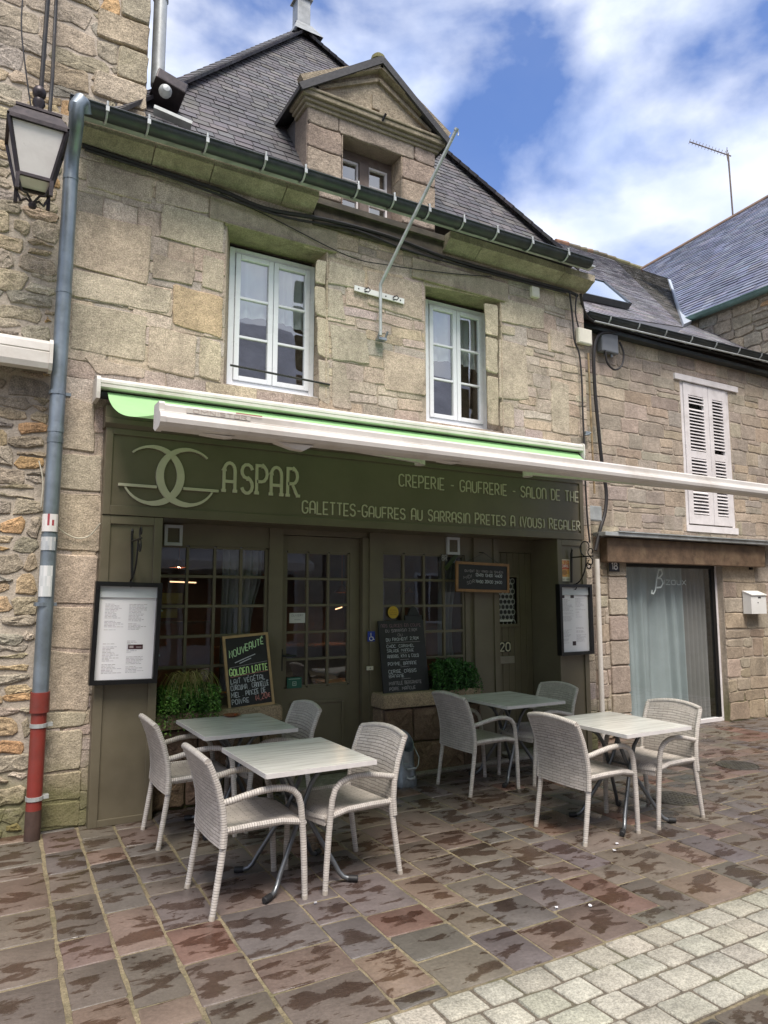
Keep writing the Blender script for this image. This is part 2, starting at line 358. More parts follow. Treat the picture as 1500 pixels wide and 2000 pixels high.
def M_wicker(name, c1, c2, gapc, rw, rh):
    m, nt, N, L, b = mk(name); v = coords(nt, 'uv')
    br = N.new('ShaderNodeTexBrick'); nz = N.new('ShaderNodeTexNoise'); nz.inputs['Scale'].default_value = 18; L.new(v, nz.inputs['Vector'])
    vm = N.new('ShaderNodeVectorMath'); vm.operation = 'MULTIPLY_ADD'; vm.inputs[1].default_value = (.02, .010, 0); L.new(nz.outputs['Color'], vm.inputs[0]); L.new(v, vm.inputs[2]); L.new(vm.outputs[0], br.inputs['Vector'])
    br.inputs['Color1'].default_value = (*c1, 1); br.inputs['Color2'].default_value = (*c2, 1); br.inputs['Mortar'].default_value = (*gapc, 1)
    br.inputs['Scale'].default_value = 1.0; br.inputs['Brick Width'].default_value = rw; br.inputs['Row Height'].default_value = rh
    br.inputs['Mortar Size'].default_value = rh * .13; br.inputs['Mortar Smooth'].default_value = .9; br.inputs['Bias'].default_value = 0.0
    c = mix(nt, br.outputs['Color'], ramp(nt, noise(nt, coords(nt, 'obj'), 14, 5), [(.3, .88), (.7, 1.08)]), 1, 'MULTIPLY')
    setc(nt, b, c); b.inputs['Roughness'].default_value = .55
    bump(nt, b, math_(nt, 'SUBTRACT', 1.0, br.outputs['Fac']), .9, .004)
    return m
def M_table(name):
    m, nt, N, L, b = mk(name); v = coords(nt, 'obj', (.9, 11, 9))
    n1 = noise(nt, v, 2.6, 6, .62, .4); n2 = noise(nt, coords(nt, 'obj', (1.2, 26, 20)), 3, 5, .6)
    c = ramp(nt, n1, [(.30, (.42, .41, .375)), (.46, (.56, .55, .51)), (.60, (.65, .64, .60)), (.8, (.72, .705, .665))])
    c = mix(nt, c, ramp(nt, n2, [(.35, .86), (.65, 1.07)]), 1, 'MULTIPLY')
    setc(nt, b, c); b.inputs['Roughness'].default_value = .22; bump(nt, b, n2, .05, .002); return m
def M_slab(name):
    m, nt, N, L, b = mk(name); v = coords(nt)
    c = attr(nt)
    c = mix(nt, c, ramp(nt, noise(nt, v, 7, 7, .7), [(.25, .80), (.75, 1.20)]), 1, 'MULTIPLY')
    c = mix(nt, c, ramp(nt, noise(nt, v, 55, 5, .7), [(.3, .82), (.7, 1.18)]), 1, 'MULTIPLY')
    uvx = N.new('ShaderNodeSeparateXYZ'); L.new(N.new('ShaderNodeTexCoord').outputs['UV'], uvx.inputs[0])
    du = math_(nt, 'MULTIPLY', math_(nt, 'ABSOLUTE', math_(nt, 'SUBTRACT', uvx.outputs[0], .5)), 2.0)
    dv = math_(nt, 'MULTIPLY', math_(nt, 'ABSOLUTE', math_(nt, 'SUBTRACT', uvx.outputs[1], .5)), 2.0)
    edge = math_(nt, 'MAXIMUM', du, dv)
    cen = ramp(nt, edge, [(.30, .125), (.98, .012)])
    wn = noise(nt, coords(nt, 'pos', (1.0, 2.3, 1)), 4.6, 6, .56, .45)
    tot = math_(nt, 'ADD', math_(nt, 'ADD', wn, cen), math_(nt, 'MULTIPLY_ADD', noise(nt, v, 1.1, 3), .24, -.125))
    tot = math_(nt, 'ADD', tot, math_(nt, 'MULTIPLY_ADD', noise(nt, v, 60, 4, .7), .07, -.035))
    wet = ramp(nt, tot, [(.590, 0.0), (.615, .8), (.66, 1.0)])
    c = mix(nt, c, mix(nt, c, (.36, .26, .21), 1, 'MULTIPLY'), math_(nt, 'MULTIPLY', wet, .85))
    setc(nt, b, c)
    L.new(ramp(nt, wet, [(0, .46), (1, .22)]), b.inputs['Roughness'])
    h = math_(nt, 'ADD', noise(nt, coords(nt, 'pos', (1, 1.8, 1)), 15, 7, .62), math_(nt, 'MULTIPLY', noise(nt, v, 90, 3), .2))
    bump(nt, b, h, .5, .012); return m
def M_slate(name, moss=.4):
    m, nt, N, L, b = mk(name); v = coords(nt)
    c = mix(nt, attr(nt), ramp(nt, noise(nt, v, 1.1, 7, .65), [(.25, .65), (.75, 1.35)]), 1, 'MULTIPLY')
    c = mix(nt, c, ramp(nt, noise(nt, v, 40, 4), [(.3, .8), (.7, 1.2)]), 1, 'MULTIPLY')
    ms = ramp(nt, noise(nt, v, 1.7, 8, .7, .4), [(.56, 0.0), (.76, 1.0)])
    c = mix(nt, c, (.10, .095, .055), math_(nt, 'MULTIPLY', ms, moss))
    setc(nt, b, c); b.inputs['Roughness'].default_value = .62; bump(nt, b, noise(nt, v, 30, 5), .3, .01); return m
def M_emit(name, c, s):
    m, nt, N, L, b = mk(name); b.inputs['Base Color'].default_value = (*c, 1); b.inputs['Emission Color'].default_value = (*c, 1); b.inputs['Emission Strength'].default_value = s
    v = coords(nt); L.new(ramp(nt, noise(nt, v, 5), [(.3, .4), (.7, .5)]), b.inputs['Roughness']); return m
def M_leaf(name, tr=.25):
    m, nt, N, L, b = mk(name); v = coords(nt)
    c = mix(nt, attr(nt), ramp(nt, noise(nt, v, 14, 3), [(.3, .7), (.7, 1.3)]), 1, 'MULTIPLY'); setc(nt, b, c)
    b.inputs['Roughness'].default_value = .5; b.inputs['Subsurface Weight'].default_value = 0
    t = N.new('ShaderNodeBsdfTranslucent'); L.new(c, t.inputs[0]); ms = N.new('ShaderNodeMixShader'); ms.inputs[0].default_value = tr
    L.new(b.outputs[0], ms.inputs[1]); L.new(t.outputs[0], ms.inputs[2]); L.new(ms.outputs[0], N['Material Output'].inputs[0]); return m
def M_fabric(name, c, tr=.5):
    m, nt, N, L, b = mk(name); v = coords(nt, 'obj')
    cc = mix(nt, c, ramp(nt, noise(nt, v, 3, 6, .6), [(.3, .9), (.7, 1.08)]), 1, 'MULTIPLY'); setc(nt, b, cc); b.inputs['Roughness'].default_value = .8
    t = N.new('ShaderNodeBsdfTranslucent'); L.new(cc, t.inputs[0]); ms = N.new('ShaderNodeMixShader'); ms.inputs[0].default_value = tr
    L.new(b.outputs[0], ms.inputs[1]); L.new(t.outputs[0], ms.inputs[2]); L.new(ms.outputs[0], N['Material Output'].inputs[0]); return m

MT = dict(
 ashlar=M_stone('granite_ashlar', .26, .24, mosslo=.64, mosshi=.9, mossamt=.22, stain=.42, low=.75),
 rubble=M_stone('rubble_stone', .30, .34, mosslo=.56, mosshi=.78, mossamt=.45, bmp=.8, stain=.28, low=.5),
 mossy=M_stone('mossy_stone', .2, .2, moss=(.15, .135, .075), mosslo=.46, mosshi=.74, mossamt=.38, stain=.6),
 plinth=M_stone('plinth_stone', .2, .3, mossamt=.2, bmp=1.0, stain=.3),
 neigh=M_stone('neighbour_stone', .2, .22, mosslo=.62, mosshi=.82, mossamt=.4, stain=.35),
 mortar=M_stone('lime_mortar', .12, .15, mossamt=.35, bmp=.6, stain=.5, low=.75),
 sett=M_stone('granite_sett', .22, .16, mosslo=.6, mosshi=.8, mossamt=.22, bmp=.6, stain=.22),
 slab=M_slab('wet_flagstone'), joint=M_stone('sandy_joint', .2, .3, moss=(.075, .085, .03), mosslo=.5, mosshi=.7, mossamt=.5, stain=.4),
 slate=M_slate('weathered_slate', .5), slateb=M_slate('blue_slate', .15),
 olive=M_plain('olive_paint', (.118, .099, .066), .40, var=.14, scale=2.2, bmp=.06, dirt=(.07, .06, .045), dirt_amt=.4),
 olived=M_plain('olive_paint_worn', (.128, .109, .072), .42, var=.15, scale=3, bmp=.08, dirt=(.14, .12, .09), dirt_amt=.3),
 letter=M_plain('pale_gold_letter', (.48, .45, .34), .4, var=.06),
 white=M_plain('white_lacquer', (.72, .72, .70), .35, var=.05, scale=4, bmp=.02, dirt=(.45, .43, .38), dirt_amt=.25),
 pvc=M_plain('white_pvc_frame', (.74, .76, .79), .3, var=.03, scale=4, bmp=0.0),
 awnwhite=M_plain('weathered_white_metal', (.62, .59, .55), .42, var=.07, scale=3, bmp=.03, dirt=(.34, .29, .23), dirt_amt=.55),
 shutter=M_plain('flaking_white_paint', (.66, .63, .63), .6, var=.08, scale=6, bmp=.1, dirt=(.36, .33, .30), dirt_amt=.5),
 fabric=M_fabric('green_awning_cloth', (.33, .58, .27), .19),
 zinc=M_plain('aged_zinc', (.20, .235, .27), .45, .55, var=.2, scale=6, dirt=(.10, .12, .10), dirt_amt=.45),
 zincl=M_plain('pale_zinc', (.40, .42, .42), .45, .3, var=.2, scale=7, dirt=(.16, .17, .13), dirt_amt=.5),
 gutter=M_plain('dark_gutter_zinc', (.035, .042, .045), .45, .3, var=.25, scale=8, dirt=(.09, .09, .08), dirt_amt=.4),
 redp=M_plain('red_pipe', (.20, .030, .022), .45, var=.15, scale=5, dirt=(.10, .05, .04), dirt_amt=.6),
 iron=M_plain('black_iron', (.02, .02, .022), .45, .4, var=.2, scale=10, dirt=(.07, .05, .035), dirt_amt=.3),
 brown=M_plain('dark_lantern_metal', (.028, .022, .024), .4, .5, var=.25, scale=12, dirt=(.12, .09, .10), dirt_amt=.35),
 rubber=M_plain('black_rubber', (.012, .012, .013), .6, var=.1),
 steel=M_plain('grey_table_steel', (.16, .17, .18), .35, .7, var=.1, scale=20, bmp=.02, kind='obj'),
 galv=M_plain('galvanised_steel', (.26, .29, .31), .38, .7, var=.25, scale=12, dirt=(.12, .13, .13), dirt_amt=.4),
 cable=M_plain('black_cable', (.018, .016, .017), .5, var=.1), cablew=M_plain('cream_cable', (.5, .47, .38), .5, var=.1),
 frost=M_plain('frosted_lantern_glass', (.60, .575, .55), .35, var=.06, scale=5, dirt=(.40, .36, .34), dirt_amt=.4),
 oldwood=M_plain('old_window_wood', (.12, .09, .075), .7, var=.25, scale=10, bmp=.2, dirt=(.3, .27, .24), dirt_amt=.3),
 beam=M_plain('worn_oak_beam', (.115, .074, .046), .65, var=.4, scale=7, bmp=.5, dirt=(.23, .165, .10), dirt_amt=.6),
 frame=M_plain('pale_pine_frame', (.36, .24, .12), .5, var=.2, scale=14), frameo=M_plain('orange_wood_frame', (.24, .12, .045), .5, var=.2, scale=14),
 board=M_plain('black_chalkboard', (.008, .008, .010), .55, var=.3, scale=5, dirt=(.03, .03, .033), dirt_amt=.5),
 chalk=M_plain('chalk_stroke', (.6, .6, .6), .9, usecol=True, var=.15, scale=60, bmp=0),
 black=M_plain('black_frame', (.006, .006, .007), .35, var=.1), paper=M_plain('white_paper', (.74, .73, .76), .35, var=.02, scale=2, bmp=0),
 paperg=M_plain('grey_header_card', (.50, .53, .56), .4, var=.03, bmp=0), ink=M_plain('printed_ink', (.3, .3, .32), .5, usecol=True, var=.05, bmp=0),
 grey=M_plain('grey_plastic', (.17, .18, .2), .5, var=.08), cream=M_plain('cream_plastic', (.62, .59, .5), .5, var=.06),
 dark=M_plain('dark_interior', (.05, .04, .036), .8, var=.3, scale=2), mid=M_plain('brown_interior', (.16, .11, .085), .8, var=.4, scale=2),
 yellow=M_plain('yellow_cardboard', (.42, .29, .06), .6, var=.1), glassd=M_glass('shop_glass', (.85, .87, .86), .11, .9),
 glassu=M_glass('window_glass', (.80, .86, .86), .34, .7), glassb=M_glass('display_glass', (.90, .94, .94), .10, .9),
 lace=M_fabric('white_net_curtain', (.80, .81, .82), .3), curtain=M_fabric('grey_blue_curtain', (.43, .475, .485), .15),
 leaf=M_leaf('trailing_leaf'), seatw=M_wicker('woven_resin', (.52, .475, .435), (.44, .40, .36), (.19, .165, .145), .085, .0185),
 wrap=M_wicker('wrapped_resin', (.57, .53, .485), (.49, .45, .41), (.22, .195, .17), .6, .014),
 table=M_table('streaked_white_laminate'), tedge=M_plain('pale_table_edge', (.60, .575, .56), .45, var=.06, scale=20, kind='obj'), cap=M_plain('beige_foot_cap', (.38, .34, .29), .5, var=.1, kind='obj'),
 copper=M_plain('copper_saucer', (.38, .13, .06), .35, .6, var=.2), sticker=M_plain('printed_sticker', (1, 1, 1), .4, usecol=True, var=.05, bmp=0),
 bulb=M_emit('fill_bulb', (1.0, .66, .36), 60.0), lamp=M_emit('warm_lamp', (1.0, .62, .34), 1.6), render=M_plain('opposite_render', (.42, .39, .34), .9, var=.15, scale=2), copgreen=M_plain('green_copper', (.09, .16, .14), .5, .2, var=.25),
 tilemat=M_plain('ridge_clay', (.22, .13, .08), .8, usecol=True, var=.25, scale=8),
)

# ---------------------------------------------------------------- masonry, paving and slate generators
def jc(c, rng, a=.12):
    k = 1 + rng.uniform(-a, a); return tuple(max(.004, x * k * (1 + rng.uniform(-a, a) * .3)) for x in c)
def outline(cs, j, cr, rng, step=.1):
    pts = []; n = len(cs)
    for i in range(n):
        p = Vector(cs[i]); q = Vector(cs[(i + 1) % n]); d = q - p; l = d.length
        if l < 1e-4: continue
        d.normalize(); nn = Vector((d.y, -d.x)); c = min(cr * rng.uniform(.5, 1.4), l * .3); m = max(1, min(8, int(l / step)))
        for k in range(m + 1): pts.append(p + d * (c + (l - 2 * c) * k / m) + nn * rng.uniform(-j, j))
    return pts
def stone(mb, cs, fr, d, rise, col, mi, rng, j=.006, cr=.015, inset=.014, step=.1, tilt=.3, rough=0.0):
    P = outline(cs, j, cr, rng, step); n = len(P); c = sum(P, Vector((0, 0))) / n
    ta, tb = rng.uniform(-tilt, tilt) * rise * .6, rng.uniform(-tilt, tilt) * rise * .6
    R_ = max((p - c).length for p in P); vs = []
    a0 = min(p.x for p in P); a1 = max(p.x for p in P); b0 = min(p.y for p in P); b1 = max(p.y for p in P); uv = []
    for k, (ins, hh) in enumerate(((0, 0.0), (0, rise * .55), (inset * .45, rise * .9), (inset * 1.2, rise))):
        for p in P:
            l = (p - c).length; q = p + (c - p) * min(.45, ins / max(l, 1e-4)) * (1.0 if k < 2 else rng.uniform(.75, 1.25))
            e = (q - c) / R_
            vs.append(fr.p(q.x, q.y, d + hh + (e.x * ta + e.y * tb if k == 3 else 0))); uv.append(((q.x - a0) / (a1 - a0 + 1e-6), (q.y - b0) / (b1 - b0 + 1e-6)))
    fs = [(k * n + i, k * n + (i + 1) % n, (k + 1) * n + (i + 1) % n, (k + 1) * n + i) for k in range(3) for i in range(n)]
    if rough:                    # quarry-faced: broken inner facets
        for p in P:
            q = p + (c - p) * rng.uniform(.42, .58); q = q + Vector((rng.uniform(-1, 1), rng.uniform(-1, 1))) * R_ * .05
            vs.append(fr.p(q.x, q.y, d + rise * (1 + rng.uniform(-.5, 1) * rough))); uv.append((.5, .5))
        vs.append(fr.p(c.x, c.y, d + rise * (1 + rng.uniform(-.3, .8) * rough))); uv.append((.5, .5))
        fs += [(3 * n + i, 3 * n + (i + 1) % n, 4 * n + (i + 1) % n, 4 * n + i) for i in range(n)] + [(4 * n + i, 4 * n + (i + 1) % n, 5 * n) for i in range(n)]
    else: fs.append(tuple(range(3 * n, 4 * n)))
    mb.add(vs, fs, col, mi, uv)
def clip_hole(r, holes, m=.012):
    for h in holes:
        a0, b0, a1, b1 = r
        if a1 > h[0] - m and a0 < h[2] + m and b1 > h[1] - m and b0 < h[3] + m:
            opts = [(a0, b0, min(a1, h[0] - m), b1), (max(a0, h[2] + m), b0, a1, b1), (a0, b0, a1, min(b1, h[1] - m)), (a0, max(b0, h[3] + m), a1, b1)]
            opts = [o for o in opts if o[2] - o[0] > .03 and o[3] - o[1] > .025]
            if not opts: return None
            r = max(opts, key=lambda o: (o[2] - o[0]) * (o[3] - o[1]))
    return r
def courses(mb, fr, reg, holes, hr, wr, gap, pal, rng, d=0, rise=(.008, .016), mi=1, j=.006, cr=.015, split=.2, wob=.012, mif=None, inset=.014, rough=0.0):
    a0, b0, a1, b1 = reg; z = b0
    while z < b1 - .02:
        h = rng.uniform(*hr); h = min(h, b1 - z)
        if b1 - z - h < hr[0] * .6: h = b1 - z
        x = a0 + rng.uniform(-.5, 0) * wr[0]
        while x < a1:
            wd = rng.uniform(*wr) * (1.0 if h > (hr[0] + hr[1]) / 2 else 1.2)
            parts = [(x, z, x + wd, z + h)]
            if rng.random() < split and h > .1:
                zz = z + h * rng.uniform(.35, .65); parts = [(x, z, x + wd, zz), (x, zz, x + wd, z + h)]
            for r in parts:
                r = (max(r[0], a0) + gap / 2, r[1] + gap / 2, min(r[2], a1) - gap / 2, r[3] - gap / 2)
                if r[2] - r[0] < .03 or r[3] - r[1] < .015: continue
                r = clip_hole(r, holes)
                if not r: continue
                wv = lambda: rng.uniform(-wob, wob)
                cs = [(r[0] + wv(), r[1] + wv()), (r[2] + wv(), r[1] + wv()), (r[2] + wv(), r[3] + wv()), (r[0] + wv(), r[3] + wv())]
                stone(mb, cs, fr, d, rng.uniform(*rise), jc(rng.choice(pal), rng), mif(r) if mif else mi, rng, j, cr, inset, rough=rough)
            x += wd
        z += h
def clip_poly(P, C):     # Sutherland-Hodgman, C convex counter-clockwise
    for i in range(len(C)):
        a = C[i]; b = C[(i + 1) % len(C)]; out = []
        f = lambda p: (b[0] - a[0]) * (p[1] - a[1]) - (b[1] - a[1]) * (p[0] - a[0])
        for k in range(len(P)):
            p = P[k]; q = P[(k + 1) % len(P)]; fp, fq = f(p), f(q)
            if fp >= 0: out.append(p)
            if (fp >= 0) != (fq >= 0):
                t = fp / (fp - fq); out.append((p[0] + (q[0] - p[0]) * t, p[1] + (q[1] - p[1]) * t))
        P = out
        if len(P) < 3: return []
    return P
def slates(mb, O, U, V, poly, wd, ex, pal, rng, mi=0, lift=.007):
    O = Vector(O); U = Vector(U).normalized(); V = Vector(V).normalized(); n = U.cross(V)
    A = sum(poly[i][0] * poly[(i + 1) % len(poly)][1] - poly[(i + 1) % len(poly)][0] * poly[i][1] for i in range(len(poly)))
    if A < 0: poly = poly[::-1]
    a0 = min(p[0] for p in poly); a1 = max(p[0] for p in poly); b0 = min(p[1] for p in poly); b1 = max(p[1] for p in poly)
    k = 0; b = b0
    mb.add([O + U * p[0] + V * p[1] - n * .004 for p in poly], [tuple(range(len(poly)))], tuple(x_ * .3 for x_ in pal[0]), mi)
    while b < b1:
        x = a0 - wd + (wd / 2 if k % 2 else 0) + rng.uniform(-.01, .01)
        while x < a1:
            ww = wd * rng.uniform(.85, 1.15); bb = b + rng.uniform(-.006, .006)
            P = clip_poly([(x + .004, bb), (x + ww - .004, bb), (x + ww - .004, bb + ex * 1.12), (x + .004, bb + ex * 1.12)], poly)
            if len(P) >= 3:
                c = jc(rng.choice(pal), rng, .17); lf = lift * rng.uniform(.7, 1.4)
                T = [O + U * p[0] + V * p[1] + n * (.002 + lf * (1 - (p[1] - bb) / (ex * 1.12))) for p in P]
                m = len(T); mb.add(T, [tuple(range(m))], c, mi)
                for i in range(m):
                    if abs(P[i][1] - bb) < 1e-5 and abs(P[(i + 1) % m][1] - bb) < 1e-5:
                        mb.add([T[i], T[(i + 1) % m], T[(i + 1) % m] - n * lf, T[i] - n * lf], [(0, 1, 2, 3)], tuple(x_ * .6 for x_ in c), mi)
            x += ww
        b += ex; k += 1

# ---------------------------------------------------------------- ground
gm = MB(); gm.add([(-60, -40, -.005), (80, -40, -.005), (80, 90, -.005), (-60, 90, -.005)], [(0, 1, 2, 3)], (.20, .165, .105))
tag(gm.build('ground', MT['joint'], recalc=False), kind='structure')
rg = random.Random(5)
FG = Frame((0, 0, 0), (1, 0, 0), (0, 1, 0))
STR0, STR1 = 2.055, 2.70
SLP = [(.125, .100, .084), (.110, .092, .078), (.135, .110, .090), (.140, .088, .068), (.115, .096, .091), (.105, .090, .085), (.155, .112, .088), (.124, .102, .084), (.098, .086, .075), (.132, .096, .082), (.118, .102, .084)]
mb = MB()
def paving(y0, y1, x0, x1, skew):
    x = x0
    while x < x1:
        wdt = rg.choice((.25, .29, .33, .36, .40, .44)); y = y0 - rg.uniform(0, .2); g = rg.uniform(.008, .015) if x > 1.6 else rg.uniform(.014, .024)
        while y < y1:
            ln = rg.uniform(.20, .56); c = jc(rg.choice(SLP), rg, .10); t1 = min(y + ln, y1); t0 = max(y, y0)
            if t1 - t0 > .05:
                sk = lambda yy: skew * (yy - 4)
                cs = [(x + g + sk(t0), t0 + .007), (x + wdt + sk(t0), t0 + .007), (x + wdt + sk(t1), t1 - .006), (x + g + sk(t1), t1 - .006)]
                stone(mb, cs, FG, -.024, .024, c, 0, rg, .005, .010, .005, .12, .12)
            y += ln
        x += wdt
paving(STR1 + .012, 6.42, -2.5, 13.5, .035)
paving(-1.0, STR0 - .012, -2.5, 9.0, .02)
tag(mb.build('pavement', MT['slab'], smooth=True, ang=50), kind='structure')
mb = MB(); y = STR0; k = 0
SET = [(.35, .33, .27), (.31, .295, .245), (.39, .37, .305), (.33, .31, .255), (.36, .34, .28)]
while y < STR1 - .05:
    hh = (STR1 - STR0) / 4; x = -2.5 + (.11 if k % 2 else 0)
    while x < 10:
        wd = rg.uniform(.17, .25)
        stone(mb, [(x + .008, y + .007), (x + wd - .008, y + .007), (x + wd - .008, y + hh - .007), (x + .008, y + hh - .007)], FG, -.024, .028, jc(rg.choice(SET), rg, .08), 0, rg, .005, .008, .006, .1, .2)
        x += wd
    y += hh; k += 1
tag(mb.build('cobbled_channel', MT['sett'], smooth=True, ang=50), kind='structure')
mb = MB(); mb.add([(-2.5, STR0, -.003), (10, STR0, -.003), (10, STR1, -.003), (-2.5, STR1, -.003)], [(0, 1, 2, 3)], (.13, .11, .085)); tag(mb.build('channel_bed', MT['joint'], recalc=False), kind='structure')
def manhole(px, py, r):
    c = G(px, py, 0); mb = MB(); mb.lathe([(0, .006), (r * .92, .006), (r * .93, .001), (r * .96, .001), (r * .97, .008), (r, .008), (r * 1.01, -.01)], (c.x, c.y, .0), 40, (.07, .065, .055))
    for i in range(-4, 5):
        for q in range(-4, 5):
            if math.hypot(i, q) < 4.3: mb.box(c.x + i * r * .19 - .012, c.y + q * r * .19 - .012, .006, c.x + i * r * .19 + .012, c.y + q * r * .19 + .012, .010, (.07, .065, .055))
    return mb, c
mb, c = manhole(1322, 1560, .21); tag(mb.build('manhole_cover', M_plain('worn_cast_iron', (.075, .07, .06), .6, .3, var=.3, dirt=(.12, .11, .06), dirt_amt=.6), loc=c), 'round iron manhole cover in the paving behind the chair at the right table', 'manhole cover')
mb, c = manhole(1440, 1495, .20); tag(mb.build('manhole_cover', bpy.data.materials['worn_cast_iron'], loc=c), 'round iron manhole cover in the paving near the curtained shop window', 'manhole cover')

# ---------------------------------------------------------------- the creperie house
YW, YF, YJ = 5.94, 5.85, 6.25
FW = Frame((0, YW, 0), (1, 0, 0), (0, 0, 1))
house = thing('stone_house', 'tan granite house with olive green restaurant front and slate pyramid roof', 'house', (3.3, 6.1, 0))
ASH = [(.42, .345, .275), (.37, .31, .255), (.45, .37, .29), (.35, .295, .245), (.42, .34, .255), (.43, .36, .305), (.39, .335, .295)]
mort = (.36, .30, .24)
W1 = (1.81, 3.56, 2.80, 5.03); W2 = (3.935, 3.49, 4.935, 4.985)
mb = MB()
for r in [(.47, 0, .9, 5.52), (.9, 3.15, W1[0], 5.52), (W1[0], 3.15, W1[2], W1[1]), (W1[0], W1[3], W1[2], 5.52), (W1[2], 3.15, W2[0], 5.52),
          (W2[0], 3.15, W2[2], W2[1]), (W2[0], W2[3], W2[2], 5.52), (W2[2], 3.15, 6.06, 5.52), (6.06, 0, 6.22, 5.52)]:
    mb.box(r[0], YW + .012, r[1], r[2], YW + .36, r[3], mort, 0)
mb.box(5.99, YW + .37, 0, 6.21, 11.5, 5.5, mort, 0)
rw = random.Random(21)
holes = [W1, W2, (.86, 0, 6.04, 3.2)]
courses(mb, FW, (.48, 0, 6.215, 5.42), holes, (.09, .24), (.18, .50), .009, ASH, rw, -.014, (.006, .011), 1, .007, .012, .25, .010, inset=.008)
big = [  # the large dressed blocks of the facade, surveyed from the photograph (corner pixels)
 ((150, 410), (297, 442), (290, 556), (142, 516)), ((318, 396), (437, 431), (435, 494), (312, 460)), ((300, 492), (383, 515), (378, 558), (297, 540)),
 ((397, 494), (438, 507), (436, 572), (394, 558)), ((142, 524), (335, 566), (330, 611), (140, 578)), ((340, 553), (436, 580), (434, 660), (338, 631)),
 ((142, 588), (288, 616), (282, 705), (137, 679)), ((292, 634), (385, 656), (380, 740), (289, 716)), ((391, 656), (433, 668), (432, 744), (389, 734)),
 ((165, 694), (284, 720), (282, 738), (190, 729)), ((128, 772), (186, 790), (184, 884), (120, 876)), ((118, 886), (200, 890), (198, 962), (110, 950)),
 ((172, 318), (300, 352), (297, 396), (168, 362)), ((306, 352), (410, 384), (408, 418), (304, 392)), ((440, 400), (640, 470), (640, 494), (440, 428)), ((412, 388), (438, 396), (436, 424), (410, 416)),
 ((645, 508), (714, 527), (714, 566), (640, 552)), ((719, 528), (826, 552), (826, 626), (719, 594)), ((642, 560), (668, 566), (676, 626), (640, 618)),
 ((645, 630), (717, 650), (724, 711), (650, 702)), ((750, 682), (832, 702), (834, 772), (752, 760)), ((650, 704), (676, 710), (688, 800), (650, 794)),
 ((828, 528), (974, 560), (974, 584), (828, 556)), ((980, 580), (1064, 602), (1064, 642), (977, 626)), ((977, 660), (1028, 676), (1034, 780), (976, 778)),
 ((980, 632), (1008, 638), (1008, 655), (980, 650)), ((1076, 640), (1106, 650), (1106, 690), (1078, 684)), ((1078, 740), (1112, 750), (1114, 850), (1080, 842)),
 ((978, 784), (1004, 786), (1006, 836), (978, 832)), ((620, 505), (640, 510), (636, 556), (616, 550)), ((617, 556), (636, 562), (640, 620), (618, 612)), ((620, 618), (642, 624), (644, 700), (622, 690)), ((622, 700), (644, 706), (645, 790), (624, 780)),
 ((948, 590), (974, 596), (974, 656), (950, 650)), ((950, 656), (973, 661), (974, 730), (952, 724)), ((953, 732), (974, 736), (975, 832), (955, 826)),
 ((90, 1392), (170, 1392), (163, 1418), (88, 1424)), ((96, 1270), (178, 1276), (172, 1388), (92, 1388)), ((98, 1184), (180, 1186), (178, 1270), (96, 1266)), ((104, 1080), (192, 1086), (186, 1180), (100, 1178)), ((108, 962), (198, 968), (194, 1078), (106, 1074)),
 ((84, 1428), (162, 1426), (158, 1500), (80, 1510)), ((80, 1516), (158, 1506), (156, 1560), (78, 1568)), ((78, 1572), (156, 1564), (154, 1612), (76, 1620)),
]
for k, q in enumerate(big):
    cs = [W(p[0], p[1], YW - .01) for p in (q[3], q[2], q[1], q[0])]
    col = jc((.47, .355, .235) if k == 5 else rw.choice([(.44, .375, .285), (.40, .345, .27), (.42, .35, .27)]), rw, .08)
    stone(mb, [(p.x, p.z) for p in cs], FW, -.014, .0165, col, 1, rw, .006, .015, .009, .10, .4)
for (a0, b0, a1, b1) in (W1, W2):            # lintels with damp green undersides, dressed jambs
    mb.box(a0 - .17, YW - .014, b1 + .002, a1 + .10, YW + .37, b1 + .22, (.35, .30, .225), 2, .012)
    mb.box(a0 - .03, YW - .03, b1 - .012, a1 + .05, YW + .30, b1 - .002, (.27, .25, .16), 2)
    mb.prism([(a0 + .001, YW + .02), (a0 + .105 if a0 < 3 else a0 + .15, YW + .27), (a0 + .105 if a0 < 3 else a0 + .15, YW + .355), (a0 + .001, YW + .355)], 'z', b0 + .002, b1 - .014, (.38, .31, .24), 1)
    for k in range(5):
        zz = b0 + (b1 - b0) * k / 5; mb.box(a1 - .012, YW - .006, zz + .004, a1 + .003, YW + .34, zz + (b1 - b0) / 5 - .004, jc((.40, .33, .25), rw, .1), 1)
wall = mb.build('wall', [MT['mortar'], MT['ashlar'], MT['mossy']], house)

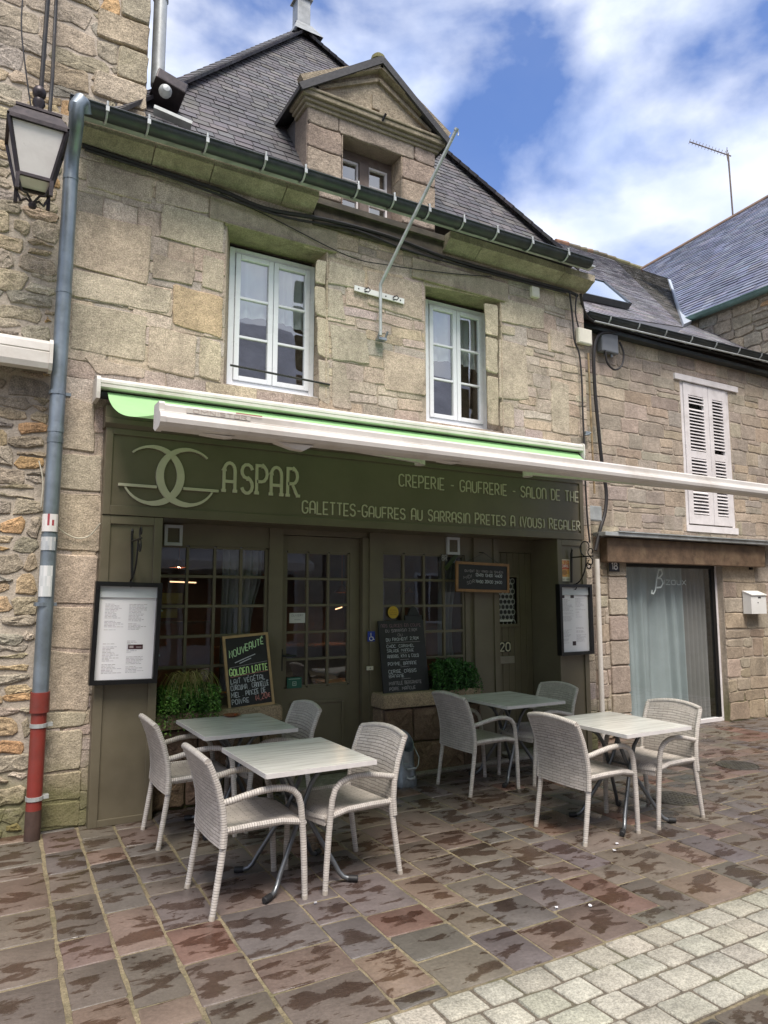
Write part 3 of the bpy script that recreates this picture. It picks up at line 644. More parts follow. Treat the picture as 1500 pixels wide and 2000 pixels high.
# upstairs windows
def sash_window(px, name, rows, parent, yf, curtain=True):
    (x0, z0), (x1, z1) = px
    fr = MB(); w_ = .055
    fr.box(x0, yf, z0, x0 + w_, yf + .06, z1, b=.006); fr.box(x1 - w_, yf, z0, x1, yf + .06, z1, b=.006)
    fr.box(x0 + w_, yf, z1 - w_, x1 - w_, yf + .06, z1, b=.006); fr.box(x0 + w_, yf, z0, x1 - w_, yf + .06, z0 + w_ * 1.2, b=.006)
    xm = (x0 + x1) / 2; zb = z0 + w_ * 1.2; zt = z1 - w_
    for s in (0, 1):                                  # the two casements
        a0 = x0 + w_ + .003 if s == 0 else xm + .003; a1 = xm - .003 if s == 0 else x1 - w_ - .003
        q = .048
        fr.box(a0, yf - .016, zb + .003, a0 + q, yf + .03, zt - .003, b=.006); fr.box(a1 - q, yf - .016, zb + .003, a1, yf + .03, zt - .003, b=.006)
        fr.box(a0 + q, yf - .016, zb + .003, a1 - q, yf + .03, zb + q, b=.006); fr.box(a0 + q, yf - .016, zt - q, a1 - q, yf + .03, zt - .003, b=.006)
        for k in range(1, rows):
            zz = zb + q + (zt - zb - 2 * q) * k / rows; fr.box(a0 + q, yf - .008, zz - .011, a1 - q, yf + .02, zz + .011, b=.004)
    fr.box(x0 - .012, yf - .10, z0 - .055, x1 + .012, yf + .02, z0 - .002, b=.008)
    f = fr.build('window', MT['pvc'], parent)
    g = MB(); g.add([(x0 + w_, yf + .012, zb), (x1 - w_, yf + .012, zb), (x1 - w_, yf + .012, zt), (x0 + w_, yf + .012, zt)], [(0, 1, 2, 3)]); g.build('pane', MT['glassu'], f, recalc=False)
    c = MB()
    def fold(a, b): return ((x0 + .03 + (x1 - x0 - .06) * a, yf + .07 + .018 * sin(a * 46 + 2 * sin(a * 9)), zb - .02 + (zt - zb + .02) * (.50 + .50 * b + .05 * abs(sin(a * 3.14159)) * (1 - b))), (0, -1, 0))
    c.grid(fold, 60, 4); c.build('net_curtain', MT['lace'], f, smooth=True)
    return f
sash_window(((1.915, 3.615), (2.785, 4.965)), 'w', 3, house, YW + .26)
sash_window(((4.085, 3.545), (4.92, 4.925)), 'w', 3, house, YW + .26)
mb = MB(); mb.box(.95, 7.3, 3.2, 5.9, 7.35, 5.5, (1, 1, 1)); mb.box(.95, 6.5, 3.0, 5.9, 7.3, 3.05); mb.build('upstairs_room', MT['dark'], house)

# cornice in two mossy lengths with a gap
def cornice(x0, x1, zt=5.515, cuts=()):
    mb = MB(); prof = [(5.96, zt - .165), (5.915, zt - .16), (5.87, zt - .14), (5.81, zt - .10), (5.765, zt - .08), (5.765, zt - .004), (5.96, zt)]
    xs = [x0] + list(cuts) + [x1]
    for a, b in zip(xs[:-1], xs[1:]): mb.prism(prof, 'x', a + .004, b - .004, jc((.31, .275, .205), rw, .08))
    return mb.build('cornice', MT['mossy'], house)
cornice(.53, 2.63, cuts=(1.12, 1.62, 2.3)); cornice(4.13, 6.24, cuts=(4.55, 5.75))
mb = MB(); mb.box(2.635, 5.90, 5.25, 4.125, 5.955, 5.50); mb.box(2.635, 5.86, 5.44, 4.125, 5.899, 5.50); mb.build('eaves_board', M_plain('dark_eaves_timber', (.05, .042, .032), .8, var=.4, scale=8, bmp=.4, dirt=(.16, .14, .09), dirt_amt=.5), house)

# roof: steep slate pyramid
Z0 = 5.60; PT = rad(55)
apex = Vector((3.71, 8.85, Z0 + (8.85 - 5.83) * math.tan(PT)))
e0 = Vector((.72, 5.83, Z0)); e1 = Vector((5.98, 5.83, Z0))
SLT = [(.078, .074, .080), (.090, .085, .09), (.068, .065, .072), (.105, .098, .096), (.082, .077, .08), (.058, .055, .062)]
mb = MB(); Vv = Vector((0, cos(PT), sin(PT)))
def r2(p): q = Vector(p) - e0; return (q.x, q.dot(Vv))
rs = random.Random(3)
DL_, DR_, DZ_ = W(600, 250, 5.93).x, W(850, 350, 5.93).x, W(600, 190, 5.93).z
vD = (DZ_ - Z0) / sin(PT); tri = [r2(e0), r2(e1), r2(apex)]; ox = e0.x
for bx in ((-1, -1, DL_ - ox + .02, 9), (DR_ - ox - .02, -1, 9, 9), (DL_ - ox + .02, vD, DR_ - ox - .02, 9)):
    pp = clip_poly(tri, [(bx[0], bx[1]), (bx[2], bx[1]), (bx[2], bx[3]), (bx[0], bx[3])])
    slates(mb, e0, (1, 0, 0), Vv, pp, .17, .105, SLT, rs)
b0 = Vector((.72, 11.6, Z0)); b1 = Vector((5.98, 11.6, Z0))
for A_, B_ in ((e1, b1), (b1, b0), (b0, e0)): mb.add([A_, B_, apex], [(0, 1, 2)], SLT[0])
for A_ in (e0, e1):                                 # hip slates
    n = 34; d = (apex - A_)
    for k in range(n):
        p = A_ + d * (k / n); q = A_ + d * ((k + 1.12) / n)
        for sg, vec in ((-1, Vector((-.11 if A_ is e0 else .11, .05, -.02))), (1, Vector((.11 if A_ is e0 else -.11, -.05, .045)))):
            up = Vector((0, -.02, .028))
            mb.add([p + up * 1.15, q + up * .95, q + up * .95 + vec, p + up * 1.15 + vec, p, q, q + vec, p + vec], [(0, 1, 2, 3), (0, 3, 7, 4), (2, 3, 7, 6), (0, 4, 5, 1)], jc(rs.choice(SLT), rs, .2))
roof = mb.build('roof', MT['slate'], house, recalc=False)
mb = MB(); a = apex
mb.box(a.x - .10, a.y - .10, a.z - .10, a.x + .10, a.y + .10, a.z + .46, b=.006); mb.box(a.x - .13, a.y - .13, a.z + .46, a.x + .13, a.y + .13, a.z + .48)
mb.add([a + Vector(v) for v in ((-.12, -.12, .05), (.12, -.12, .05), (.12, .12, .05), (-.12, .12, .05), (-.22, -.3, -.22), (.22, -.3, -.22), (.22, .3, -.22), (-.22, .3, -.22))], [(0, 1, 5, 4), (1, 2, 6, 5), (2, 3, 7, 6), (3, 0, 4, 7)])
mb.build('finial', M_plain('grey_zinc_finial', (.27, .285, .29), .5, .2, var=.25, scale=7, dirt=(.12, .13, .11), dirt_amt=.5), roof)
mb = MB()
mb.bar(W(300, 214, 5.90), W(374, 246, 5.86), .10, .03); mb.build('flashing', MT['zincl'], roof)

# dormer
YD = 5.93
dl, dr = W(600, 250, YD).x, W(850, 350, YD).x
dwx0, dwx1 = W(668, 330, YD).x, W(785, 360, YD).x
zc = W(600, 190, YD).z; ztop = W(715, 128, YD).z; zw = W(667, 262, YD).z
DRM = [(.30, .245, .20), (.33, .27, .21), (.28, .225, .185), (.31, .25, .20)]
mb = MB(); FD = Frame((0, YD, 0), (1, 0, 0), (0, 0, 1)); zb = 5.55
for r in ((dl, zb, dwx0, zw), (dwx1, zb, dr, zw), (dl, zw, dr, zc)): mb.box(r[0], YD + .014, r[1], r[2], YD + .30, r[3], (.22, .18, .15), 0)
def dst(a0, b0, a1, b1): stone(mb, [(a0 + .004, b0 + .004), (a1 - .004, b0 + .004), (a1 - .004, b1 - .004), (a0 + .004, b1 - .004)], FD, -.014, .024, jc(rw.choice(DRM), rw, .08), 1, rw, .006, .02, .016, .12, .3)
hh = (zw - zb) / 3
for k in range(3):
    dst(dl, zb + k * hh, dwx0, zb + (k + 1) * hh); dst(dwx1, zb + k * hh, dr, zb + (k + 1) * hh)
dst(dl, zw, dl + .34, zc); dst(dl + .34, zw, dr - .26, zc); dst(dr - .26, zw, dr, zc)
for k in range(3):                                  # reveals
    mb.box(dwx0 - .002, YD - .004, zb + k * hh, dwx0 + .006, YD + .24, zb + (k + 1) * hh - .006, jc(DRM[0], rw), 1); mb.box(dwx1 - .006, YD - .004, zb + k * hh, dwx1 + .002, YD + .24, zb + (k + 1) * hh - .006, jc(DRM[1], rw), 1)
for (pr, zz, h_) in ((.03, zc - .10, .035), (.055, zc - .063, .035), (.085, zc - .026, .05), (.10, zc + .026, .028)):
    mb.box(dl - pr, YD - pr, zz, dr + pr, YD + .26, zz + h_, (.26, .225, .165), 2, .01)
zp = zc + .056; xm = (dl + dr) / 2
mb.prism([(dl - .10, zp), (dr + .10, zp), (xm + .02, ztop - .05)], 'y', YD - .03, YD + .25, (.33, .28, .205), 1)
for sgn in (-1, 1):                                 # raking mouldings of the pediment
    a = Vector((xm + sgn * (dr - dl + .22) / 2, YD - .075, zp + .03)); b = Vector((xm + .02, YD - .075, ztop - .02))
    mb.bar(a, b, .09, .075, (0, 0, 1), (.31, .26, .19), 1)
    a2 = a + Vector((-sgn * .20, .035, .012)); b2 = b + Vector((0, .035, -.13)); mb.bar(a2, b2, .05, .035, (0, 0, 1), (.28, .235, .17), 1)
mb.box(xm - .05, YD - .05, zp + .06, xm + .04, YD - .028, zp + .22, (.28, .24, .18), 1, .008)
for x0_, x1_ in ((dl, dl + .05), (dr - .05, dr)): mb.box(x0_ + .003, YD + .302, zb, x1_ - .003, YD + .95, zc - .02, (.10, .095, .10), 0)
dormer = mb.build('dormer', [MT['mortar'], MT['plinth'], MT['mossy']], house)
mb = MB(); yr = 5.83 + (ztop + .06 - Z0) / math.tan(PT); el = Vector((dl - .125, YD - .12, zc + .035)); er = Vector((dr + .125, YD - .12, zc + .035)); tp = Vector((xm + .02, YD - .14, ztop + .06))
yb = 5.83 + (zc - Z0) / math.tan(PT) + .1
for P_, Bk in ((el, Vector((dl - .125, yb, zc + .035))), (er, Vector((dr + .125, yb, zc + .035)))):
    t2 = Vector((tp.x, yr + .1, tp.z)); dn = Vector((0, 0, -.05)); mb.hexa([P_ + dn, tp + dn, t2 + dn, Bk + dn, P_, tp, t2, Bk], (.05, .05, .055))
    lo = P_ + Vector((0, 0, -.052)); mb.bar(P_ + Vector((0, .01, -.04)), tp + Vector((0, .01, -.04)), .03, .07, (0, 0, 1), (.03, .03, .033))
mb.build('dormer_roof', MT['slate'], dormer)
mb = MB(); mb.lathe([(.0, .065), (.04, .06), (.07, .03), (.085, -.02), (.07, -.05)], (tp.x, tp.y + .10, tp.z + .02), 14, (.12, .115, .05)); mb.build('ridge_stone', MT['mossy'], dormer, smooth=True)
mb = MB(); f = .05; yq = YD + .20; x0, x1 = dwx0 + .008, dwx1 - .008; z0_, z1_ = zb + .0, zw - .006
mb.box(x0, yq, z0_, x0 + f, yq + .05, z1_); mb.box(x1 - f, yq, z0_, x1, yq + .05, z1_); mb.box(x0 + f, yq, z1_ - .09, x1 - f, yq + .05, z1_); xc = (x0 + x1) / 2; mb.box(xc - .055, yq - .02, z0_, xc + .055, yq + .05, z1_ - .092)
dwn = mb.build('dormer_window', MT['oldwood'], dormer)
mb = MB()
for a0, a1 in ((x0 + f, xc - .056), (xc + .056, x1 - f)):
    mb.box(a0, yq + .01, z0_, a0 + .02, yq + .04, z1_ - .092); mb.box(a1 - .02, yq + .01, z0_, a1, yq + .04, z1_ - .092); mb.box(a0 + .02, yq + .01, z1_ - .115, a1 - .02, yq + .04, z1_ - .092)
    for k in (1, 2): zz = z1_ - .1 - k * .21; mb.box(a0 + .02, yq + .012, zz, a1 - .02, yq + .035, zz + .018)
mb.build('glazing_bars', MT['shutter'], dormer)
mb = MB(); mb.add([(x0 + f, yq + .03, z0_), (x1 - f, yq + .03, z0_), (x1 - f, yq + .03, z1_ - .1), (x0 + f, yq + .03, z1_ - .1)], [(0, 1, 2, 3)]); mb.build('pane', MT['glassu'], dormer, recalc=False)
mb = MB(); mb.box(x0, yq + .25, z0_, x1, yq + .27, z1_, (1, 1, 1)); mb.build('attic_blind', M_plain('grey_attic_blind', (.22, .22, .24), .8, var=.1), dormer)
mb = MB(); c = W(835, 245, YD - .03); c2 = W(742, 243, YD - .03); mb.tube([c2, c2 + Vector((0, -.05, .01)), c2 + Vector((.02, -.09, .07))], .012); mb.build('iron_hook', MT['iron'], dormer)

# ---------------------------------------------------------------- restaurant front (parts of the house)
mb = MB(); fz0, fz1 = 2.34, 3.03
mb.box(.85, YF, fz0, 5.995, YJ + .05, fz1 - .001); t = .016
for r in ((.85, fz0, .905, fz1), (5.94, fz0, 5.995, fz1), (.905, fz0, 5.94, fz0 + .075), (.905, fz1 - .05, 5.94, fz1)): mb.box(r[0], YF - t, r[1], r[2], YF - .0005, r[3], b=.004)
mb.prism([(YF + .1, fz1), (YF - .02, fz1), (YF - .05, fz1 + .03), (YF - .05, fz1 + .07), (YF - .03, fz1 + .08), (YF - .03, fz1 + .17), (YF + .1, fz1 + .19)], 'x', .835, 6.01)
sign = mb.build('sign_board', MT['olive'], house)
FF = Frame((0, YF, 0), (1, 0, 0), (0, 0, 1))
mb = MB()
gl = W(296, 928, YF); gr = W(367, 933, YF); rr = (W(424, 940, YF).x - W(315, 930, YF).x) / 2
for cx, cz, sg in ((gl.x, gl.z, -1), (gr.x, gr.z, 1)):
    pts = []; ws = []
    for k in range(41):
        an = 48 + (332 - 48) * k / 40; r_ = rr
        pts.append((cx + sg * r_ * cos(rad(an)), cz + r_ * sin(rad(an)))); ws.append(.015 + .046 * max(0, sin(pi * k / 40)) ** 1.6 * (1 if 90 < an < 270 else .7))
    ribbon(mb, pts, ws, FF, .018 + (0 if sg < 0 else .004), .001)
    e_ = pts[-1]; ribbon(mb, [(e_[0] + sg * .05, e_[1] + .012), (cx - sg * .04, e_[1] + .012)], .022, FF, .024 + (0 if sg < 0 else .002), .001)
mb.build('monogram', MT['letter'], sign, recalc=False); mb = MB(); WD = []
a, b = W(436, 962, YF), W(585, 970, YF); tp_ = W(436, 905, YF)
text(mb, FF, 'aSpar', a.x, (a.z + b.z) / 2, (tp_.z - a.z), b.x - a.x, .105, .014, .001)
mb.build('lettering', MT['letter'], sign, recalc=False); mb = MB()
a, b = W(779, 950, YF), W(1129, 980, YF); tp_ = W(779, 927, YF)
mb.build('lettering', MT['letter'], sign, recalc=False)
text(MB(), FF, 'CREPERIE - GAUFRERIE - SALOn DE THE', a.x, (a.z + b.z) / 2, tp_.z - a.z, b.x - a.x, .10, .010, .001, words=WD)
a, b = W(590, 1002, YF), W(1132, 1036, YF); tp_ = W(590, 978, YF)
s_ = 'GALETTES-GAUFRES AU SARRASIn PRETES A (VOUS) REGALER'
text(MB(), FF, s_, a.x, (a.z + b.z) / 2, tp_.z - a.z, b.x - a.x, .105, .010, .001, hf=lambda i: 1.0 if i < 10 or s_[i - 1] in ' -(' or (s_[i - 1] == ' ') else .92, words=WD)
for q_ in WD: q_.build('lettering', MT['letter'], sign, recalc=False)

def pillar(x0, x1):
    mb = MB(); mb.box(x0, YF + .012, 0, x1, YJ + .06, fz0 - .002); wb = .065
    for r in ((x0, .0, x0 + wb, fz0 - .004), (x1 - wb, .0, x1, fz0 - .004), (x0 + wb, fz0 - .07, x1 - wb, fz0 - .004), (x0 + wb, .0, x1 - wb, .05)): mb.box(r[0], YF - .006, r[1], r[2], YF + .0115, r[3], b=.004)
    return mb.build('pillar', MT['olived'], house)
pillar(.85, 1.312); pillar(5.585, 6.02)
# joinery wall behind the fascia
mb = MB(); y0, y1 = YJ, YJ + .06; zt = fz0
mb.box(1.312, y0, 2.15, 2.374, y1, zt); mb.box(1.312, y0, .77, 1.375, y1, 2.15); mb.box(2.374, y0 - .02, 0, 2.51, y1, zt)
mb.box(2.51, y0 + .02, 2.285, 3.43, y1 + .02, zt); mb.box(3.36, y0 - .01, 0, 3.43, y1, 2.285); mb.box(3.43, y0 - .03, 0, 3.58, y1, zt)
mb.box(3.58, y0, 2.15, 4.62, y1, zt); mb.box(4.62, y0, 0, 4.72, y1, zt); mb.box(4.72, y0 - .03, 0, 4.98, y1, zt); mb.box(4.98, y0 - .045, 0, 5.05, y1, zt)
mb.box(1.32, y0 - .01, .70, 2.37, y1, .83); mb.box(3.585, y0 - .01, .70, 4.62, y1, .80); mb.box(5.05, y0 + .02, 2.20, 5.585, y1, zt)
mb.build('shop_joinery', MT['olived'], house)
def bars_window(x0, x1, z0, z1, nc, nr, y, name, frame_w=.03, bw=.026):
    mb = MB()
    for k in range(nc + 1):
        x = x0 + (x1 - x0) * k / nc; mb.box(x - bw / 2, y, z0, x + bw / 2, y + .035, z1, b=.004)
    for k in range(nr + 1):
        z = z0 + (z1 - z0) * k / nr
        for i in range(nc): mb.box(x0 + (x1 - x0) * i / nc + bw / 2, y + .003, z - bw / 2, x0 + (x1 - x0) * (i + 1) / nc - bw / 2, y + .032, z + bw / 2, b=.004)
    return mb
wl = bars_window(1.388, 2.36, .84, 2.14, 4, 5, YJ + .01, 'w').build('shop_window', MT['olived'], house)
mb = MB(); mb.add([(1.38, YJ + .03, .82), (2.37, YJ + .03, .82), (2.37, YJ + .03, 2.15), (1.38, YJ + .03, 2.15)], [(0, 1, 2, 3)]); mb.build('pane', MT['glassd'], wl, recalc=False)
wr_ = bars_window(3.595, 4.605, .81, 2.14, 4, 5, YJ + .01, 'w').build('shop_window', MT['olived'], house)
mb = MB(); mb.add([(3.58, YJ + .03, .80), (4.62, YJ + .03, .80), (4.62, YJ + .03, 2.15), (3.58, YJ + .03, 2.15)], [(0, 1, 2, 3)]); mb.build('pane', MT['glassd'], wr_, recalc=False)
# glazed door
mb = bars_window(2.575, 3.235, .865, 2.125, 3, 5, YJ + .055, 'd', bw=.024); yd = YJ + .05
mb.box(2.515, yd, .04, 2.565, yd + .05, 2.28); mb.box(3.247, yd, .04, 3.355, yd + .05, 2.28); mb.box(2.565, yd, 2.135, 3.247, yd + .05, 2.28); mb.box(2.565, yd, .04, 3.247, yd + .05, .855)
for r in ((2.63, .12, 3.19, .15), (2.63, .70, 3.19, .73), (2.63, .15, 2.66, .70), (3.16, .15, 3.19, .70)): mb.box(r[0], yd - .012, r[1], r[2], yd - .0005, r[3], b=.004)
door = mb.build('door', MT['olived'], house)
mb = MB(); mb.add([(2.56, yd + .025, .85), (3.25, yd + .025, .85), (3.25, yd + .025, 2.14), (2.56, yd + .025, 2.14)], [(0, 1, 2, 3)]); mb.build('pane', MT['glassd'], door, recalc=False)
mb = MB(); h0 = W(553, 1293, YJ); mb.tube([(2.53, yd, 1.16), (2.53, yd - .05, 1.16), (2.55, yd - .06, 1.16), (2.66, yd - .06, 1.155)], .011); mb.box(2.518, yd - .012, 1.02, 2.545, yd - .001, 1.22); mb.build('handle', MT['iron'], door)
# side door no. 20
mb = MB(); ys = YJ + .03; sx0, sx1 = 5.055, 5.58
wx0, wx1 = W(973, 1150, ys).x, min(W(1008, 1150, ys).x, 5.40); wz0, wz1 = W(985, 1216, ys).z, W(985, 1130, ys).z
n = 6
for k in range(n):
    a, b = sx0 + (sx1 - sx0) * k / n, sx0 + (sx1 - sx0) * (k + 1) / n
    if b <= wx0 + .02 or a >= wx1 - .02: mb.box(a + .002, ys, .03, b - .002, ys + .045, 2.195, b=.004)
    else: mb.box(a + .002, ys, .03, b - .002, ys + .045, wz0 - .02, b=.004); mb.box(a + .002, ys, wz1 + .02, b - .002, ys + .045, 2.195, b=.004)
for r in ((wx0 - .03, wz0 - .05, wx1 + .03, wz0 - .015), (wx0 - .03, wz1 + .015, wx1 + .03, wz1 + .045), (wx0 - .03, wz0 - .015, wx0, wz1 + .015), (wx1, wz0 - .015, wx1 + .03, wz1 + .015)): mb.box(r[0], ys - .02, r[1], r[2], ys + .0, r[3], b=.004)
sdoor = mb.build('side_door', MT['olived'], house)
mb = MB(); fr = Frame((wx0, ys + .03, wz0), (wx1 - wx0, 0, 0), (0, 0, wz1 - wz0)); fr.quad(mb, 0, 0, fr.w, fr.h, 0, (.04, .04, .04))
for i in range(5):
    for q in range(9):
        cx, cy = fr.w * (i + (.5 if q % 2 else 0)) / 4.5, fr.h * q / 8.5
        if cx < fr.w - .01: ribbon(mb, [(cx + .030 * cos(rad(t_)), cy + .030 * sin(rad(t_))) for t_ in range(0, 361, 45)], .008, fr, .003 + .0006 * (q % 2), None, (.42, .43, .42))
fr.quad(mb, 0, .01, fr.w * .85, .03, .0035, (.6, .6, .58)); mb.build('lace_window', MT['ink'], sdoor, recalc=False)
mb = MB(); p = W(977, 1272, ys - .01); q = W(996, 1255, ys - .01); fr = Frame((p.x, ys - .004, p.z), (1, 0, 0), (0, 0, 1)); fr.box(mb, -.012, -.012, q.x - p.x + .01, q.z - p.z + .012, 0, .004, (.02, .02, .02))
text(mb, fr, '20', 0, 0, q.z - p.z, q.x - p.x, .16, .0055, None, (.55, .52, .40)); mb.build('door_number', MT['ink'], sdoor, recalc=False)
mb = MB(); p = W(973, 1297, ys - .01); q = W(1005, 1281, ys - .01); mb.box(p.x, ys - .012, p.z, q.x, ys - .001, q.z, b=.004); mb.box(p.x + .02, ys - .016, q.z - .022, q.x - .02, ys - .0125, q.z - .012); mb.lathe([(0, 0), (.018, 0), (.018, .006), (.0, .012)], ((p.x + q.x) / 2, ys - .013, p.z + .035), 10, ax='y'); mb.build('letter_slot', M_plain('dull_aluminium_slot', (.27, .25, .21), .5, .3), sdoor)
# stone plinths and sills
PLC = [(.20, .135, .09), (.17, .115, .08), (.23, .16, .11), (.15, .105, .075)]
def plinth(x0, x1, zs):
    mb = MB(); fr = Frame((0, 6.02, 0), (1, 0, 0), (0, 0, 1)); rr_ = random.Random(int(x0 * 100)); mb.box(x0 + .01, 6.03, 0, x1 - .01, YJ + .05, zs, (.10, .08, .06), 0)
    for (b0, b1) in ((.01, zs * .47), (zs * .47, zs - .005)):
        x = x0
        while x < x1 - .02:
            wd = min(rr_.uniform(.24, .38), x1 - x); wd = x1 - x if x1 - x - wd < .12 else wd
            stone(mb, [(x + .006, b0 + .006), (x + wd - .006, b0 + .006), (x + wd - .006, b1 - .006), (x + .006, b1 - .006)], fr, -.012, .035, jc(rr_.choice(PLC), rr_), 1, rr_, .008, .015, .018, .09, .4, rough=.5); x += wd
    fl = Frame((x0 + .012, YJ + .05, 0), (0, -.24, 0), (0, 0, 1))
    for (b0, b1) in ((.01, zs * .47), (zs * .47, zs - .005)): stone(mb, [(.0, b0 + .006), (.26, b0 + .006), (.26, b1 - .006), (.0, b1 - .006)], fl, -.01, .03, jc(PLC[2], rr_), 1, rr_, .006, .02, .02, .09, .4)
    return mb.build('plinth', [MT['mortar'], MT['plinth']], house)
pl = plinth(1.315, 2.40, .63); pr_ = plinth(3.475, 4.62, .64)
def sill(x0, x1, z0, z1, parent):
    mb = MB(); fr = Frame((0, 0, z0), (1, 0, 0), (0, 1, 0)); rr_ = random.Random(4)
    stone(mb, [(x0, 5.97), (x1, 5.97), (x1, YJ + .02), (x0, YJ + .02)], fr, 0, z1 - z0, (.30, .225, .155), 0, rr_, .004, .03, .02, .1, .03)
    return mb.build('sill', MT['ashlar'], parent)
sill(1.318, 2.437, .636, .762, pl); sill(3.447, 4.63, .646, .775, pr_)
mb = MB(); mb.box(2.44, 5.98, 0, 3.46, 6.34, .035, (.3, .27, .23), b=.01); mb.build('doorstep', MT['neigh'], house); mb = MB(); mb.box(3.47, 5.93, 0, 5.04, 6.0, .03, (.3, .27, .23), b=.01); mb.build('kerb', MT['neigh'], house); mb = MB(); mb.box(5.05, 5.95, 0, 5.58, 6.34, .03, (.3, .27, .23), b=.01); mb.build('doorstep', MT['neigh'], house)
# inside of the restaurant
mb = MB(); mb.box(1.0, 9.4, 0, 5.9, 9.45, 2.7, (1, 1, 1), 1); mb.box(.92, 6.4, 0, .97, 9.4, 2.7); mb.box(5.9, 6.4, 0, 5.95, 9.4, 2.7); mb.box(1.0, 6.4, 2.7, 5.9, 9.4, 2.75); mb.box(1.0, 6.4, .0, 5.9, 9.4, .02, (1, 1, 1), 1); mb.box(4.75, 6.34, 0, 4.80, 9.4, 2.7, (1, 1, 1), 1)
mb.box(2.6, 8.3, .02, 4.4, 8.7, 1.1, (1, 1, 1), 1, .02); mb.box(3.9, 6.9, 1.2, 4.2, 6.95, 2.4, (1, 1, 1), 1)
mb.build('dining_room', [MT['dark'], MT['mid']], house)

# ---------------------------------------------------------------- gutter, drainpipe
def halfround(a, b, r, name, mat, n=9):
    mb = MB(); a = Vector(a); b = Vector(b); vs = []
    for q in (a, b):
        for rr_, order in ((r, 1), (r - .006, -1)):
            for k in range(n + 1):
                an = pi + pi * k / n; vs.append((q.x, q.y + rr_ * cos(an), q.z + rr_ * sin(an) + .0))
    m = n + 1; fs = []
    for s in (0, m): fs += [(s + k, s + k + 1, s + k + 1 + 2 * m, s + k + 2 * m) for k in range(n)]
    for k in range(n): fs += [(k, k + 1, m + k + 1, m + k), (2 * m + k, 2 * m + k + 1, 3 * m + k + 1, 3 * m + k)]
    fs += [(0, m, 3 * m, 2 * m), (n, m + n, 3 * m + n, 2 * m + n)]
    mb.add(vs, fs); mb.tube([(a.x, a.y - r, a.z), (b.x, b.y - r, b.z)], .010, 6)
    mb.add([(a.x, a.y + r * cos(pi + pi * k / n), a.z + r * sin(pi + pi * k / n)) for k in range(n + 1)], [tuple(range(n + 1))]); mb.add([(b.x, b.y + r * cos(pi + pi * k / n), b.z + r * sin(pi + pi * k / n)) for k in range(n + 1)], [tuple(range(n, -1, -1))])
    return mb
ga = W(135, 196, 5.60) ; gb = W(1150, 512, 5.60); ga.x -= .0; GR = .075
gut = thing('roof_gutter', 'long dark half round zinc gutter with pale brackets under the pyramid roof', 'gutter', ga)
halfround(ga, gb, GR, 'g', None).build('trough', MT['gutter'], gut, smooth=True)
mb = MB(); p, q = W(140, 217, 5.70), W(1156, 524, 5.70); mb.bar(p, q, .11, .022); mb.build('drip_edge', MT['zincl'], gut)
for px in (207, 287, 400, 513, 590, 692, 762, 830, 897, 962, 1030, 1100):
    t = (px - 135) / (1150 - 135); 
    x = W(px, 196 + t * 316, 5.60).x; z = ga.z + (gb.z - ga.z) * (x - ga.x) / (gb.x - ga.x); mb = MB()
    mb.tube([(x, 5.60 + GR + .02, z + .02)] + [(x, 5.60 + (GR + .012) * cos(pi + pi * k / 8), z + (GR + .012) * sin(pi + pi * k / 8)) for k in range(8, -1, -1)] + [(x, 5.60 - GR - .012, z + .03), (x, 5.60 - GR + .01, z + .035)], .009, 6, flat=1)
    mb.box(x - .013, 5.60 - GR - .022, z - .05, x + .013, 5.60 - GR - .012, z - .01); mb.build('bracket', MT['zincl'], gut, smooth=True)
dp = thing('drainpipe', 'blue grey zinc drainpipe with a red lower length on the left of the restaurant', 'drainpipe', (.47, 5.8, 0))
pb, pt_ = W(62, 1640, 5.80), W(139, 330, 5.80); pm = pb + (pt_ - pb) * ((1640 - 1355) / 1310.0)
pm = pb + (pt_ - pb) * ((W(75, 1355, 5.80).z - pb.z) / (pt_.z - pb.z))
mb = MB(); mb.tube([W(166, 222, 5.60), W(164, 202, 5.56), W(157, 197, 5.53), W(150, 206, 5.51), W(149, 240, 5.56), W(145, 275, 5.70), W(140, 312, 5.79), pt_ + Vector((0, 0, -.05)), (pt_ + pm) / 2, pm], .055, 14, cap=True)
for t in (.02, .25, .52, .54, .72): q = pt_ + (pm - pt_) * t; mb.tube([q + Vector((0, 0, .02)), q - Vector((0, 0, .02))], .0585, 14)
mb.build('upper_pipe', MT['zinc'], dp, smooth=True)
mb = MB(); q = pb + (pm - pb) * .97; mb.tube([pb - Vector((0, 0, pb.z + .01)), q], .053, 14); mb.tube([pm + (pb - pm) * .13, pm + Vector((0, 0, .012))], .066, 14); mb.build('red_pipe', MT['redp'], dp, smooth=True)
mb = MB(); mb.tube([pb - Vector((0, 0, pb.z + .01)), pb + (pm - pb) * .2], .0535, 14); mb.build('rusty_foot', M_plain('rusted_pipe_foot', (.075, .045, .035), .7, .2, var=.4, bmp=.3), dp, smooth=True)
def ring(parent, c, r, mat, name='clamp'):
    mb = MB(); mb.tube([c + Vector((0, 0, .014)), c - Vector((0, 0, .014))], r, 14); mb.box(c.x + r - .01, c.y - .006, c.z - .012, c.x + r + .035, c.y + .05, c.z + .012); mb.build(name, mat, parent)
for t, m_, r_ in ((.78, 'zincl', .059), (.28, 'zincl', .059)): ring(dp, pb + (pm - pb) * t, r_, MT[m_])
ring(dp, W(112, 768, 5.80), .0605, MT['zinc']); ring(dp, W(83, 1180, 5.80), .0605, MT['zinc'])
